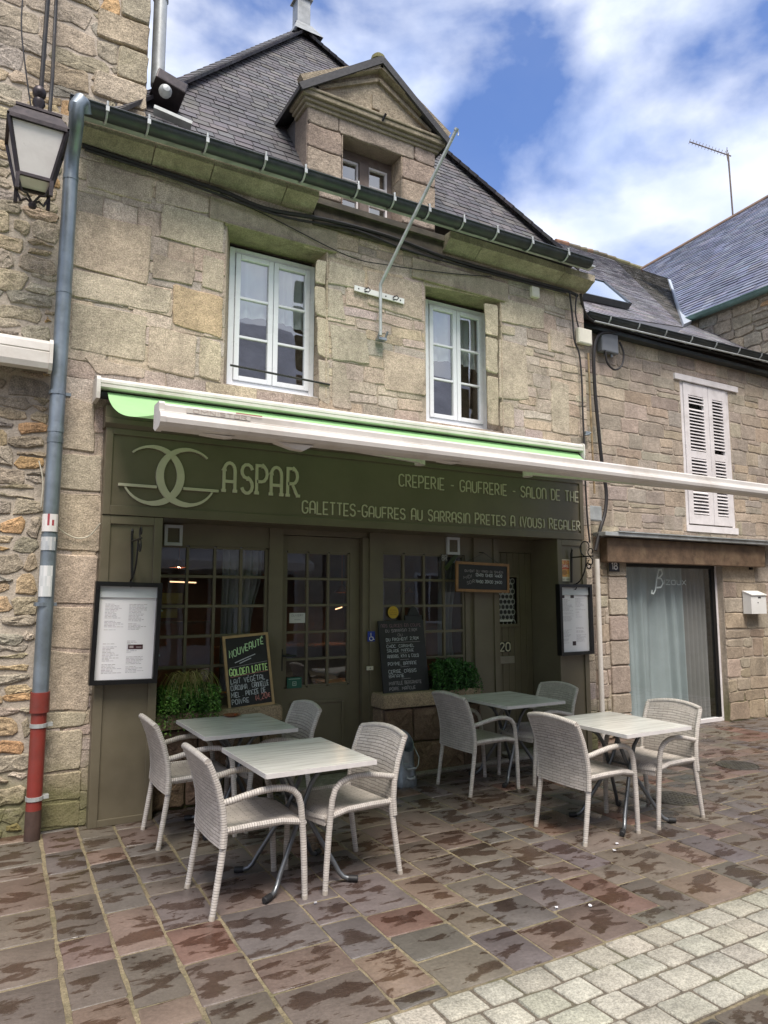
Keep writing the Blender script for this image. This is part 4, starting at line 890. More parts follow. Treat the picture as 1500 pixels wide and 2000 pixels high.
def patch(parent, px, py, hpx, a0, a1, cols, name='torn_sticker'):
    c = W(px, py, 5.80); h = abs(W(px, py - hpx, 5.80).z - c.z); mb = MB(); rg_ = random.Random(px + py); n = 8
    for k in range(n):
        for r_ in range(3):
            b0, b1 = c.z - h / 2 + h * r_ / 3, c.z - h / 2 + h * (r_ + 1) / 3; an = [rad(a0 + (a1 - a0) * (k + i) / n) for i in (0, 1)]; ax = pb + (pt_ - pb) * ((c.z - pb.z) / (pt_.z - pb.z))
            mb.add([(ax.x + .0605 * cos(a), ax.y + .0605 * sin(a), b) for b in (b0, b1) for a in an], [(0, 1, 3, 2)], rg_.choice(cols))
    mb.build(name, MT['sticker'], parent, recalc=False)
patch(dp, 97, 1022, 34, 200, 320, [(.65, .62, .6), (.62, .6, .58), (.60, .55, .54), (.66, .64, .62), (.7, .68, .65), (.30, .05, .06)])
patch(dp, 88, 1062, 26, 200, 310, [(.42, .44, .45), (.36, .38, .4), (.5, .5, .5)]); patch(dp, 85, 1135, 60, 205, 300, [(.55, .56, .56), (.48, .5, .5), (.6, .6, .6)])

# ---------------------------------------------------------------- rubble stone house on the left
lh = thing('rubble_house', 'tall house of rough brown and ochre rubble stone at the left edge', 'house', (-.8, 6.0, 0))
RUB = [(.36, .305, .22), (.32, .275, .205), (.40, .335, .235), (.29, .255, .205), (.42, .32, .20), (.35, .30, .235), (.40, .26, .14), (.31, .28, .235), (.38, .33, .255), (.37, .305, .215), (.34, .29, .22)]
mb = MB(); mo = (.42, .365, .30)
mb.box(-3, YW + .012, 0, .468, 11, 5.60, mo, 0); mb.box(-3, YW + .06, 5.601, 1.07, 11, 10.5, mo, 0)
rl = random.Random(8)
courses(mb, FW, (-2.0, 0, .44, 5.60), [], (.07, .17), (.13, .34), .022, RUB, rl, -.014, (.010, .020), 1, .016, .03, .35, .020, inset=.014, rough=.55)
FU = Frame((0, YW + .05, 0), (1, 0, 0), (0, 0, 1))
courses(mb, FU, (-2.0, 5.55, .84, 10.0), [], (.09, .22), (.18, .5), .024, RUB, rl, -.014, (.010, .020), 1, .016, .03, .3, .022, inset=.014, rough=.55)
z = 5.6; k = 0
while z < 10:                                        # corner blocks
    h_ = rl.uniform(.18, .32); wd = .42 if k % 2 else .24
    stone(mb, [(1.07 - wd, z + .008), (1.072, z + .008), (1.072, z + h_ - .008), (1.07 - wd, z + h_ - .008)], FU, -.014, .034, jc((.36, .31, .23), rl), 1, rl, .006, .02, .015); z += h_; k += 1
mb.build('wall', [MT['mortar'], MT['rubble']], lh)
mb = MB(); p = W(308, 150, 6.35); mb.tube([(p.x, p.y, p.z - .1), (p.x, p.y, 10.0)], .062, 12); mb.tube([(p.x, p.y, p.z + .78), (p.x, p.y, p.z + .86)], .072, 12)
tag(mb.build('vent_pipe', MT['zincl'], loc=p, smooth=True), 'grey metal flue pipe rising beside the corner of the rubble house', 'pipe')
fl = thing('floodlight', 'weathered zinc box with a round glass lamp where the roof meets the rubble house', 'light', W(325, 185, 6.10))
c = W(328, 180, 6.05); mb = MB(); mb.bevbox(c, (.135, .13, .065), .012, Matrix.Rotation(rad(14), 3, 'Y') @ Matrix.Rotation(rad(-18), 3, 'X')); mb.build('housing', MT['brown'], fl)
mb = MB(); c2 = W(323, 178, 5.88); mb.lathe([(.0, -.055), (.03, -.05), (.052, -.02), (.056, .01), (.05, .03), (.0, .032)], c2, 14, ax='y'); mb.build('lens', MT['zincl'], fl, smooth=True)

# street lantern
lt = thing('street_lantern', 'dark four sided street lantern with frosted panes hanging by the drainpipe', 'street lamp', (.22, 5.45, 4.6))
lc = Vector((.222, 5.45, 0)); ht, hb, zt_, zb_ = .185, .108, 5.03, 4.665
def sq(h, z): return [Vector((lc.x + i * h, lc.y + j * h, z)) for i, j in ((-1, -1), (1, -1), (1, 1), (-1, 1))]
mb = MB(); A, B = sq(ht, zt_), sq(hb, zb_)
for i in range(4):
    mb.bar(B[i], A[i], .022, .022); mb.bar(A[i], A[(i + 1) % 4], .030, .030); mb.bar(B[i], B[(i + 1) % 4], .022, .022); mb.bar(B[i], B[i] + Vector((0, 0, -.115)), .026, .026)
    q = B[i] + Vector((0, 0, -.02)); cen = Vector((lc.x, lc.y, zb_ - .15)); mb.tube([q, q + (cen - q) * .3 + Vector((0, 0, -.05)), q + (cen - q) * .62 + Vector((0, 0, -.0)), cen + (q - cen) * .12, cen], .009, 6)
mb.lathe([(0, -.03), (.024, -.02), (.03, 0), (.02, .022), (0, .03)], (lc.x, lc.y, zb_ - .16), 12); mb.build('lantern_frame', MT['brown'], lt)
mb = MB(); A2, C_ = sq(ht + .015, zt_ + .012), sq(.142, zt_ + .115)
mb.hexa(A2 + C_); D_ = sq(.15, zt_ + .116); E_ = sq(.15, zt_ + .135); mb.hexa(D_ + E_); mb.build('lantern_roof', MT['brown'], lt)
mb = MB(); mb.lathe([(0, .135), (.115, .14), (.12, .155), (.09, .175), (.035, .19), (.03, .23), (.045, .26), (.04, .29), (.028, .30), (.045, .33), (.048, .36), (.03, .39), (.0, .40)], (lc.x, lc.y, zt_), 18); mb.build('finial', MT['brown'], lt, smooth=True)
mb = MB(); x = lc.x
mb.tube([(x + .01, lc.y, zt_ + .38), (x + .02, lc.y, 6.35), (x + .02, lc.y + .05, 6.55), (x + .02, lc.y + .2, 6.65), (x + .02, 5.95, 6.66)], .016, 8); mb.tube([(x + .075, lc.y + .02, zt_ + .15), (x + .085, lc.y + .1, 5.6), (x + .10, 5.88, 6.2), (x + .10, 5.93, 6.5), (x + .10, 5.93, 8)], .014, 8); mb.build('bracket_arm', MT['iron'], lt)
mb = MB()
for i in range(4): j = (i + 1) % 4; mb.add([B[i] * .97 + lc * .03 + Vector((0, 0, zb_ * .03)), B[j] * .97 + lc * .03 + Vector((0, 0, zb_ * .03)), A[j] * .97 + lc * .03 + Vector((0, 0, zt_ * .03)), A[i] * .97 + lc * .03 + Vector((0, 0, zt_ * .03))], [(0, 1, 2, 3)])
mb.add(sq(hb * .95, zb_ + .01), [(0, 1, 2, 3)]); mb.build('pane', MT['frost'], lt, recalc=False)

# ---------------------------------------------------------------- awnings
aw = thing('awning', 'extended retractable awning with bright green cloth and weathered white bars', 'awning', (3.3, 5.8, 3.3))
def profx(prof, pa, pb_, mb, col=(1, 1, 1)):
    n = len(prof); vs = [Vector(pa) + Vector((0, y, z)) for y, z in prof] + [Vector(pb_) + Vector((0, y, z)) for y, z in prof]
    mb.add(vs, [tuple(range(n)), tuple(range(2 * n - 1, n - 1, -1))] + [(i, i + n, (i + 1) % n + n, (i + 1) % n) for i in range(n)], col)
ca, cb_ = W(196, 750, 5.74), W(1136, 877, 5.74)
cpf = [(.17, .058), (.02, .058), (-.012, .050), (-.024, .030), (-.024, .010), (-.018, .007), (-.018, .002), (-.023, -.001), (-.022, -.022), (-.008, -.030), (.17, -.030)]
mb = MB(); profx(cpf, ca, cb_, mb); mb.build('cassette', MT['awnwhite'], aw)
mb = MB(); epf = [(.18, .066), (.0, .066), (-.026, .056), (-.034, .03), (-.034, -.07), (-.028, -.118), (.18, -.118)]
profx(epf, ca + Vector((-.03, 0, 0)), ca + Vector((-.001, 0, 0)), mb); mb.build('end_cap', MT['awnwhite'], aw)
mb = MB(); profx(epf, cb_ + Vector((.001, 0, 0)), cb_ + Vector((.02, 0, 0)), mb); mb.build('end_cap', MT['awnwhite'], aw)
mb = MB(); mb.tube([ca + Vector((.0, .06, -.066)), cb_ + Vector((0, .06, -.066))], .034, 12); mb.build('roller', MT['rubber'], aw)
YB = 3.19; ba, bb_ = W(320, 816, YB), W(1500, 961, 3.57); bd = (bb_ - ba).normalized(); bb_ = ba + bd * ((5.88 - ba.x) / bd.x)
bpf = [(.085, .060), (.075, .068), (-.005, .066), (-.012, .056), (-.010, .030), (-.016, .027), (-.016, .022), (-.034, .014), (-.042, -.005), (-.038, -.026), (-.022, -.040), (.0, -.046), (.05, -.048), (.085, -.03)]
mb = MB(); profx(bpf, ba, bb_, mb); mb.build('front_bar', MT['awnwhite'], aw)
mb = MB(); profx([(y * 1.12 - .004, z * 1.1) for y, z in bpf], ba + bd * -.026, ba + bd * -.0005, mb); mb.build('end_cap', MT['awnwhite'], aw)
mb = MB(); profx([(y * 1.12 - .004, z * 1.1) for y, z in bpf], bb_ + bd * .0005, bb_ + bd * .026, mb); mb.build('end_cap', MT['awnwhite'], aw)
mb = MB()
for px, w_ in ((585, .10), (430, .08), (905, .07)):
    q = ba + bd * ((W(px, 850, YB).x - ba.x) / bd.x); mb.hexa([q + Vector(v) for v in ((-w_, .0, -.049), (w_, .0, -.049), (w_, .06, -.049), (-w_, .06, -.049), (-w_ * .1, .01, -.075 if w_ > .09 else -.056), (w_ * .5, .01, -.078 if w_ > .09 else -.056), (w_ * .5, .05, -.078 if w_ > .09 else -.056), (-w_ * .1, .05, -.075 if w_ > .09 else -.056))]); mb.build('arm_bracket', MT['awnwhite'], aw); mb = MB()
for sx, ex, tx in ((1.55, 2.85, 1.75), (5.15, 3.9, 4.95)):           # folding arms under the cloth
    zs_ = ca.z + (cb_.z - ca.z) * (sx - ca.x) / (cb_.x - ca.x); q0 = Vector((sx, 5.70, zs_ - .19)); q1 = Vector((ex, 4.4, 2.72)); q2 = ba + bd * ((tx - ba.x) / bd.x) + Vector((0, .09, -.01))
    mb = MB(); mb.bar(q0, q1, .035, .055); mb.bar(q1, q2, .032, .05); mb.lathe([(0, -.04), (.04, -.04), (.04, .04), (0, .04)], q1, 12); mb.box(sx - .04, 5.67, zs_ - .23, sx + .04, 5.80, zs_ - .15); mb.build('folding_arm', MT['awnwhite'], aw)
mb = MB(); xa, xb = ca.x + .06, cb_.x - .03
def cloth(u, t):
    x = xa + (xb - xa) * u; z0 = ca.z + (cb_.z - ca.z) * u - .040; z1 = ba.z + (x - ba.x) * bd.z / bd.x + .060; y = 5.78 + (YB + (x - ba.x) * bd.y / bd.x + .03 - 5.78) * t
    return ((x, y, z0 + (z1 - z0) * t - .15 * sin(pi * t ** .62) * (1 - .25 * t)), (0, 0, 1))
mb.grid(cloth, 30, 28); mb.build('cloth', MT['fabric'], aw, smooth=True)
fb = Frame(ba + Vector((0, -.0125, 0)), bd, (0, 0, 1))
mb = MB(); p = W(368, 826, YB); t = .014; u0 = p.x - ba.x; fb.quad(mb, u0 - .012, .033, u0 + .30, .056, .0035, (.50, .47, .42)); text(mb, fb, 'OMNISTOR', u0 + .02, .036, .017, .26, .17, .0045, None, (.36, .30, .26))
fb.quad(mb, u0 + .225, .058, u0 + .36, .064, .006, (.40, .16, .14)); mb.build('maker_plate', MT['ink'], aw, recalc=False)
aw2 = thing('awning', 'closed white awning box on the rubble wall left of the drainpipe', 'awning', (-.5, 5.85, 3.5))
p = W(101, 700, 5.72); mb = MB(); profx([(.2, .13), (.0, .13), (-.03, .10), (-.035, .045), (-.028, .038), (-.035, .03), (-.035, -.05), (-.02, -.09), (.03, -.10), (.2, -.05)], Vector((-2, 5.72, p.z)), Vector((p.x - .02, 5.72, p.z)), mb); mb.build('cassette', MT['awnwhite'], aw2)
mb = MB(); profx([(.21, .14), (-.01, .14), (-.04, .10), (-.045, -.05), (-.02, -.10), (.03, -.11), (.21, -.06)], Vector((p.x - .0195, 5.72, p.z)), Vector((p.x + .005, 5.72, p.z)), mb); mb.build('end_cap', MT['awnwhite'], aw2)

# ---------------------------------------------------------------- neighbour house no. 18
Y8 = 6.30
nh = thing('stone_house', 'lower stone house with closed white shutters and a curtained shop window', 'house', (8.7, 6.4, 0))
F8 = Frame((0, Y8, 0), (1, 0, 0), (0, 0, 1)); NEI = [(.36, .305, .245), (.34, .285, .23), (.39, .33, .26), (.325, .275, .225), (.375, .30, .23), (.35, .30, .25)]
SH = (8.42, 2.68, 9.50, 4.72); SW = (7.17, .0, 9.13, 2.46)
mb = MB(); zt8 = 5.16
for r in [(6.225, 0, SW[0], zt8), (SW[0], SW[3], SH[0], zt8), (SH[0], SW[3], SW[2], SH[1]), (SH[0], SH[3], SH[2], zt8), (SH[2], SW[3], 12.9, zt8), (SW[2], 0, 12.9, SW[3]), (SW[2], SW[3], SH[2], SH[1])]:
    mb.box(r[0], Y8 + .012, r[1], r[2], Y8 + .32, r[3], (.42, .355, .285), 0)
r8 = random.Random(31)
courses(mb, F8, (6.23, 2.46, 12.8, zt8), [SH, (8.2, 4.70, 9.75, 4.80)], (.12, .22), (.22, .50), .012, NEI, r8, -.014, (.008, .013), 1, .008, .014, .15, .010, mif=lambda r: 2 if r[1] < 2.85 and r[3] > 2.5 and r8.random() < .8 else 1)
courses(mb, F8, (6.23, .0, SW[0] - .32, 2.46), [], (.12, .22), (.16, .30), .012, NEI, r8, -.014, (.012, .018), 1, .006, .014, .15, .008)
courses(mb, F8, (SW[2], 1.25, 12.8, 2.46), [], (.20, .34), (.35, .7), .012, NEI, r8, -.014, (.012, .018), 1, .006, .014, .15, .008)
courses(mb, F8, (SW[2], 0, 12.8, 1.24), [], (.14, .3), (.2, .5), .014, [(.33, .27, .20), (.36, .30, .23), (.30, .24, .18)], r8, -.014, (.010, .016), 1, .010, .02, .2, .012)
zs = [0, .28, .52, .86, 1.16, 1.47, 1.68, 1.95, 2.18, 2.46]
for a, b in zip(zs[:-1], zs[1:]): stone(mb, [(SW[0] - .318, a + .006), (SW[0], a + .006), (SW[0], b - .006), (SW[0] - .318, b - .006)], F8, -.014, .032, jc(NEI[0], r8), 1, r8, .004, .014, .012)
mb.box(6.40, Y8 + .33, 0, 6.44, 12, 5, (.3, .25, .2), 0); mb.box(6.24, 6.33, 5.162, 12.8, 6.44, 5.34, (.1, .08, .07), 0)
mb.build('wall', [MT['mortar'], MT['neigh'], MT['mossy']], nh)
mb = MB()   # oak beam over the window with the pale metal edge above
bz0, bz1 = W(1190, 1098, 6.2).z, W(1190, 1050, 6.2).z; bx0, bx1 = W(1183, 1080, 6.2).x, W(1490, 1080, 6.2).x
mb.box(bx0, 6.17, bz0, bx1, 6.30, bz1, b=.012); mb.build('timber_lintel', MT['beam'], nh)
mb = MB(); a, b = W(1180, 1042, 6.1), W(1500, 1054, 6.1); zc_ = (a.z + b.z) / 2; mb.box(bx0 - .12, 6.08, bz1 + .012, bx1 + 1.6, 6.285, bz1 + .06, b=.006); mb.box(bx0 + .1, 6.06, bz1 + .061, bx1 + 1.6, 6.286, bz1 + .075); mb.build('canopy_edge', MT['zincl'], nh)
# curtained display window
mb = MB(); yw_ = Y8 + .10; f = .04
mb.box(SW[2] - f, yw_, .04, SW[2], yw_ + .05, 2.15, b=.005); mb.box(SW[0], yw_, .0, SW[2], yw_ + .07, .055, b=.005)
dw = mb.build('shop_window', MT['shutter'], nh)
mb = MB(); mb.box(SW[0], yw_, .056, SW[0] + .05, yw_ + .05, 2.15); mb.box(SW[0] + .05, yw_, 2.09, SW[2] - f, yw_ + .05, 2.15); mb.box(SW[2] - f - .07, yw_ + .005, .056, SW[2] - f - .001, yw_ + .05, 2.089); mb.build('dark_frame', MT['black'], dw)
mb = MB(); mb.add([(SW[0] + .04, yw_ + .02, .05), (SW[2] - f - .06, yw_ + .02, .05), (SW[2] - f - .06, yw_ + .02, 2.1), (SW[0] + .04, yw_ + .02, 2.1)], [(0, 1, 2, 3)]); mb.build('pane', MT['glassb'], dw, recalc=False)
mb = MB()
def cur(a, b):
    x = SW[0] + .13 + (1.22 + .05 * (1 - b)) * a; am = .05 * (.5 + .5 * (1 - b)) ; ph = a * 30 + 2.2 * sin(a * 7)
    return ((x + .03 * (1 - b) * sin(a * 11), yw_ + .125 + am * sin(ph) + .015 * sin(ph * 2.7 + 1), .03 + 2.06 * b), (0, -1, 0))
mb.grid(cur, 120, 10); mb.build('curtain', MT['curtain'], dw, smooth=True)
mb = MB()
def cur2(a, b): return ((SW[0] + 1.36 + .50 * a, yw_ + .12 + .024 * sin(a * 34) * (1.1 - .4 * b), .03 + 2.06 * b), (0, -1, 0))
mb.grid(cur2, 60, 6); mb.build('curtain', M_fabric('taupe_curtain', (.27, .255, .245), .12), dw, smooth=True)
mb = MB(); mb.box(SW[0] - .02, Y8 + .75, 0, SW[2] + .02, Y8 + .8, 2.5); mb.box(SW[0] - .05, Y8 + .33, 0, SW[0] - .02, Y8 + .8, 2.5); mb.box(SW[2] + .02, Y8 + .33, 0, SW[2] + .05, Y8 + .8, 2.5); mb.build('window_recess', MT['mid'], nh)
p = W(1272, 1146, yw_ + .015); q = W(1340, 1132, yw_ + .015); fr = Frame((p.x, yw_ + .015, p.z), (1, 0, 0), (0, 0, 1)); mb = MB(); s = (q.x - p.x)
gc = (.62, .70, .68)
bp_ = [(.02, -.10), (.0, -.16), (.05, -.17), (.11, -.10), (.16, .1), (.22, .27), (.30, .28), (.32, .20), (.24, .13), (.18, .12)]; ribbon(mb, [(u * s, v * s + .03) for u, v in bp_], .022, fr, .002, None, gc)
ribbon(mb, [(u * s, v * s + .03) for u, v in [(.18, .12), (.28, .11), (.33, .03), (.26, -.05), (.14, -.06)]], .02, fr, .0025, None, gc)
text(mb, fr, 'IZOUX', .36 * s, .03, .062, .62 * s, .13, .003, None, gc); mb.build('window_lettering', MT['ink'], dw, recalc=False)
# shutters
mb = MB(); mb.box(SH[0] - .13, Y8 - .022, SH[3] - .01, SH[2] + .2, Y8 + .1, SH[3] + .075, b=.006); mb.box(SH[0], Y8 + .02, SH[1], SH[0] + .06, Y8 + .12, SH[3] - .011); mb.box(SH[2] - .06, Y8 + .02, SH[1], SH[2], Y8 + .12, SH[3] - .011); mb.box(SH[0] + .06, Y8 + .10, SH[1], SH[2] - .06, Y8 + .12, SH[3] - .011, (1, 1, 1)); mb.box(SH[0] - .02, Y8 - .01, SH[1] - .09, SH[2] + .03, Y8 + .12, SH[1] - .001)
sw_ = mb.build('shuttered_window', MT['shutter'], nh)
xs = [SH[0] + .062, SH[0] + .60, SH[2] - .062]
for a0, a1 in zip(xs[:-1], xs[1:]):
    mb = MB(); yy = Y8 + .005; t = .04; st = .10 if a1 - a0 > .45 else .085; zc0, zc1 = SH[1] + .02, SH[3] - .02; a0 += .004; a1 -= .004
    mb.box(a0, yy, zc0, a0 + st, yy + t, zc1, b=.004); mb.box(a1 - st, yy, zc0, a1, yy + t, zc1, b=.004)
    rails = [(zc0, zc0 + .13), (zc0 + .62, zc0 + .70), (zc0 + .95, zc0 + 1.06), (zc1 - .17, zc1)]
    rails = [(zc0, zc0 + .13), (zc0 + .93, zc0 + 1.03), (zc1 - .17, zc1)]
    for b0_, b1_ in rails: mb.box(a0 + st, yy + .002, b0_, a1 - st, yy + t - .002, b1_, b=.004)
    for (b0_, b1_) in ((rails[0][1], rails[1][0]), (rails[1][1], rails[2][0])):
        z = b0_ + .01
        while z < b1_ - .02:
            if not (r8.random() < .06): mb.hexa([(a0 + st, yy - .002, z), (a1 - st, yy - .002, z), (a1 - st, yy + .034, z + .030), (a0 + st, yy + .034, z + .030), (a0 + st, yy - .002, z + .009), (a1 - st, yy - .002, z + .009), (a1 - st, yy + .034, z + .039), (a0 + st, yy + .034, z + .039)])
            z += .0475
    mb.box(a0 + st, yy + .07, zc0, a1 - st, yy + .075, zc1, (1, 1, 1), 1)
    mb.build('shutter', [MT['shutter'], MT['black']], sw_)
# roof, gutter
p0 = Vector((0, 6.20, W(1145, 610, 6.1).z + .03)); PT8 = rad(38.2); n8 = (0, -sin(PT8), cos(PT8)); V8 = Vector((0, cos(PT8), sin(PT8)))
R8 = lambda u, v: PL(u, v, p0, n8)
o8 = Vector((6.25, p0.y, p0.z)); f2 = lambda q: (q.x - o8.x, (q - o8).dot(V8))
pts8 = [f2(o8), (12.9 - o8.x, 0), f2(R8(1345, 632)), f2(R8(1312, 546)), f2(R8(1180, 500)), f2(R8(1085, 472)), (f2(R8(1085, 472))[0] - 3.5, f2(R8(1085, 472))[1])]
pts8 = [f2(o8), (4.95, 0), f2(R8(1345, 632)), f2(R8(1312, 546)), f2(R8(1200, 508))]
SL8 = [(.21, .205, .23), (.245, .235, .25), (.19, .185, .205), (.27, .255, .262), (.205, .20, .215)]
SLM_SHADE = [(.13, .12, .10), (.15, .135, .11), (.11, .105, .095)]  # dark triangle: moss plus the shade of a turned slope, put into the colour
rgd = R8(1200, 508); rgl = R8(1085, 472)
mb = MB()
slates(mb, o8, (1, 0, 0), V8, [f2(o8), f2(R8(1335, 640)), f2(rgd), f2(rgl), (f2(rgl)[0] - 5, f2(rgl)[1]), (-1.0, 3)], .22, .115, SL8, r8)
slates(mb, o8, (1, 0, 0), V8, [f2(R8(1335, 640)), f2(R8(1312, 546)), f2(rgd)], .22, .115, SLM_SHADE, r8)
slates(mb, o8, (1, 0, 0), V8, [f2(o8), (6.6, 0), f2(R8(1345, 632)), f2(R8(1335, 640))], .22, .115, SL8, r8)
rf8 = mb.build('roof', MT['slateb'], nh, recalc=False)
mb = MB(); A_ = [rgl, R8(1130, 487), R8(1165, 496), rgd, R8(1255, 528), R8(1312, 546)]
for q0, q1 in zip(A_[:-1], A_[1:]):
    n = max(2, int((q1 - q0).length / .45))
    for k in range(n):
        a = q0 + (q1 - q0) * (k / n); b = q0 + (q1 - q0) * ((k + 1.05) / n); mb.tube([a + Vector((0, 0, .02)), b + Vector((0, 0, .035))], [.085, .10], 8, jc(r8.choice([(.14, .12, .06), (.20, .11, .06), (.11, .10, .06)]), r8, .2))
mb.build('ridge_tiles', MT['tilemat'], rf8)
mb = MB(); a, b, c, d = R8(1303, 545), R8(1318, 548), R8(1350, 632), R8(1333, 640); up = Vector((0, -.03, .05)); mb.hexa([a, b, c, d, a + up, b + up, c + up, d + up]); mb.build('valley_flashing', M_plain('pale_lead_flashing', (.42, .46, .50), .4, .2, var=.1), rf8)
sk = thing('skylight', 'pane of a small roof window above the gutter of the lower stone house', 'skylight', R8(1180, 580))
q = [R8(1128, 590), R8(1222, 612), R8(1168, 560), R8(1128, 550)]; nv = Vector(n8)
q = [R8(1120, 584), R8(1224, 606), R8(1175, 562), R8(1120, 548)]
mb = MB(); up = nv * .10; mb.hexa([v for v in q] + [v + up for v in q]); mb.bar(q[1] + up, q[2] + up, .06, .05, nv); mb.bar(q[2] + up, q[3] + up, .06, .05, nv); mb.bar(q[0] + up * .7, q[1] + up * .7, .05, .09, nv); mb.build('frame', MT['gutter'], sk)
mb = MB(); mb.add([v + nv * .112 for v in q], [(0, 1, 2, 3)]); m_, nt_, N_, L_, b_ = mk('sky_reflecting_glass'); b_.inputs['Base Color'].default_value = (.25, .32, .36, 1); b_.inputs['Roughness'].default_value = .06; b_.inputs['Specular IOR Level'].default_value = 1.0; b_.inputs['Coat Weight'].default_value = 1.0
L_.new(ramp(nt_, noise(nt_, coords(nt_), 3), [(.3, .04), (.7, .1)]), b_.inputs['Roughness']); mb.build('pane', m_, sk, recalc=False)
a, b = W(1143, 612, 6.12), W(1500, 698, 6.12); b = a + (b - a) * 1.8
g8 = thing('roof_gutter', 'dark gutter with shiny lower edge along the eaves of the lower stone house', 'gutter', a)
halfround(a, b, .07, 'g', None).build('trough', MT['gutter'], g8, smooth=True)
mb = MB(); mb.tube([a + Vector((.1, -.055, -.10)), b + Vector((0, -.055, -.10))], .012, 8); mb.build('steel_conduit', MT['zincl'], g8)
mb = MB(); mb.box(6.23, 6.19, 5.075, 12.8, 6.30, 5.12); mb.build('soffit_board', MT['gutter'], g8)
for k in range(12):
    q = a + (b - a) * ((k + .7) / 13); mb = MB(); mb.tube([q + Vector((0, .08, .02))] + [q + Vector((0, .078 * cos(pi + pi * i / 6), .078 * sin(pi + pi * i / 6))) for i in range(6, -1, -1)], .010, 6); mb.build('bracket', MT['zincl'], g8)
# far house on the right
fh = thing('slate_house', 'house beyond with a wide blue grey slate roof and a green copper gutter', 'house', (11.2, 7.5, 0))
ea = XX(1345, 632, 11.0); eb = XX(1500, 566, 11.0); eb = ea + (eb - ea) * 2.0
ez = (ea.z + XX(1500, 566, 11.0).z) / 2
PT9 = rad(40); n9 = (-sin(PT9), 0, cos(PT9)); V9 = Vector((cos(PT9), 0, sin(PT9))); p9 = Vector((10.9, 0, ez)); R9 = lambda u, v: PL(u, v, p9, n9)
U9 = Vector((0, -1, 0)); o9 = Vector((10.9, ea.y, ez)); f9 = lambda q: ((q - o9).dot(U9), (q - o9).dot(V9))
mb = MB(); t_ = [f9(R9(1253, 527)), f9(R9(1500, 386))]; t_.append((t_[1][0] + (t_[1][0] - t_[0][0]) * .5, t_[1][1] + (t_[1][1] - t_[0][1]) * .5))
SL9 = [(.125, .142, .205), (.145, .16, .22), (.11, .125, .18), (.16, .17, .215)]
lo = f9(R9(1310, 546)); e2 = (max(t_[2][0], 5), 0)
slates(mb, o9, U9, V9, [(-.0, 0), (e2[0], 0), (e2[0], t_[1][1]), t_[1], lo], .26, .17, SL9, r8, lift=.014)
slates(mb, o9, U9, V9, [lo, t_[1], t_[0]], .26, .17, SL9, r8, lift=.014)
slates(mb, o9, U9, V9, [t_[1], (e2[0], t_[1][1]), (e2[0] + .01, t_[2][1])], .26, .17, SL9, r8, lift=.014)
rf9 = mb.build('roof', MT['slateb'], fh, recalc=False)
mb = MB(); r0, r1_ = R9(1253, 527), R9(1500, 386); r2_ = r0 + (r1_ - r0) * 1.5; mb.tube([r0, r2_], .07, 8, (.20, .13, .09)); mb.build('ridge_tiles', MT['tilemat'], rf9)
mb = MB(); FR = Frame((11.0, ea.y + .3, 0), (0, -1, 0), (0, 0, 1)); mb.box(11.012, 2.5, 0, 11.4, ea.y + .3, ez - .0, (.30, .26, .2), 0)
courses(mb, FR, (0, 4.6, 5.5, ez - .05), [], (.12, .24), (.2, .5), .02, RUB, r8, -.014, (.02, .035), 1, .012, .03, .2, .016); mb.build('wall', [MT['mortar'], MT['rubble']], fh)
mb = halfround((0, 0, 0), (5.5, 0, 0), .075, 'g', None); mb.v = [(10.86 + v[1], ea.y + .12 - v[0], ez - .0 + v[2]) for v in mb.v]; mb.build('gutter', MT['copgreen'], fh, smooth=True)
mb = MB(); ab = R9(1432, 424); at_ = ab + Vector((0, 0, 0)); d0 = ray(1422, 300); at_ = PL(1422, 300, ab, (-sin(TH), -cos(TH), 0))
an = thing('television_antenna', 'rake shaped television antenna on a mast above the blue grey roof', 'antenna', ab)
mb.tube([ab - Vector((0, 0, .3)), at_], .022, 8); mb.build('mast', MT['oldwood'], an)
tipa = PL(1347, 277, ab, (-sin(TH), -cos(TH), 0)); bb2 = PL(1428, 305, ab, (-sin(TH), -cos(TH), 0)); mb = MB(); mb.tube([tipa, bb2], .016, 6)
for k in range(13):
    q = tipa + (bb2 - tipa) * (k / 13); wv_ = Vector((cos(TH) * .1, -sin(TH) * .1, .22)).normalized() * .07; mb.tube([q - wv_, q + wv_ + Vector((0, 0, .02))], .007, 5)
for k in range(5): q = bb2 + (tipa - bb2) * .11; an_ = rad(-80 + 40 * k); mb.tube([q, q + Vector((cos(an_) * .04, -.02, sin(an_) * .2))], .009, 5)
mb.build('boom', MT['oldwood'], an)
# houses across the street: only the window panes show them, mirrored
for nm, x0, x1, ze, zr, colr, lab in (('street_house', -7, 1.5, 6.4, 9.8, (.40, .37, .33), 'grey rendered house across the street mirrored in the upstairs panes'), ('street_house', 1.6, 8.5, 6.2, 10.2, (.42, .38, .31), 'cream rendered house across the street mirrored in the shop panes'), ('street_house', 8.6, 18, 6.0, 9.6, (.36, .32, .27), 'brown rendered house across the street mirrored in the curtained window')):
    h = thing(nm, lab, 'house', ((x0 + x1) / 2, -6, 0)); mb = MB(); mb.box(x0, -11, 0, x1, -5.5, ze); mb.build('wall', MT['render'], h)
    mb = MB(); mb.prism([(-5.2, ze), (-8.2, zr), (-11.3, ze)], 'x', x0, x1, (.38, .38, .41)); mb.build('roof', MT['slate'], h)
    k = 0; x = x0 + .8
    while x < x1 - 1.4:
        for zz, hh_ in ((.9, 1.5), (3.4, 1.5)):
            mb = MB(); mb.box(x, -5.52, zz, x + 1.0, -5.46, zz + hh_); wn_ = mb.build('window', MT['pvc'], h); mb = MB()
            for a0 in (x + .07, x + .53): mb.box(a0, -5.459, zz + .07, a0 + .40, -5.455, zz + hh_ - .07)
            mb.build('pane', MT['black'], wn_)
        x += 2.1

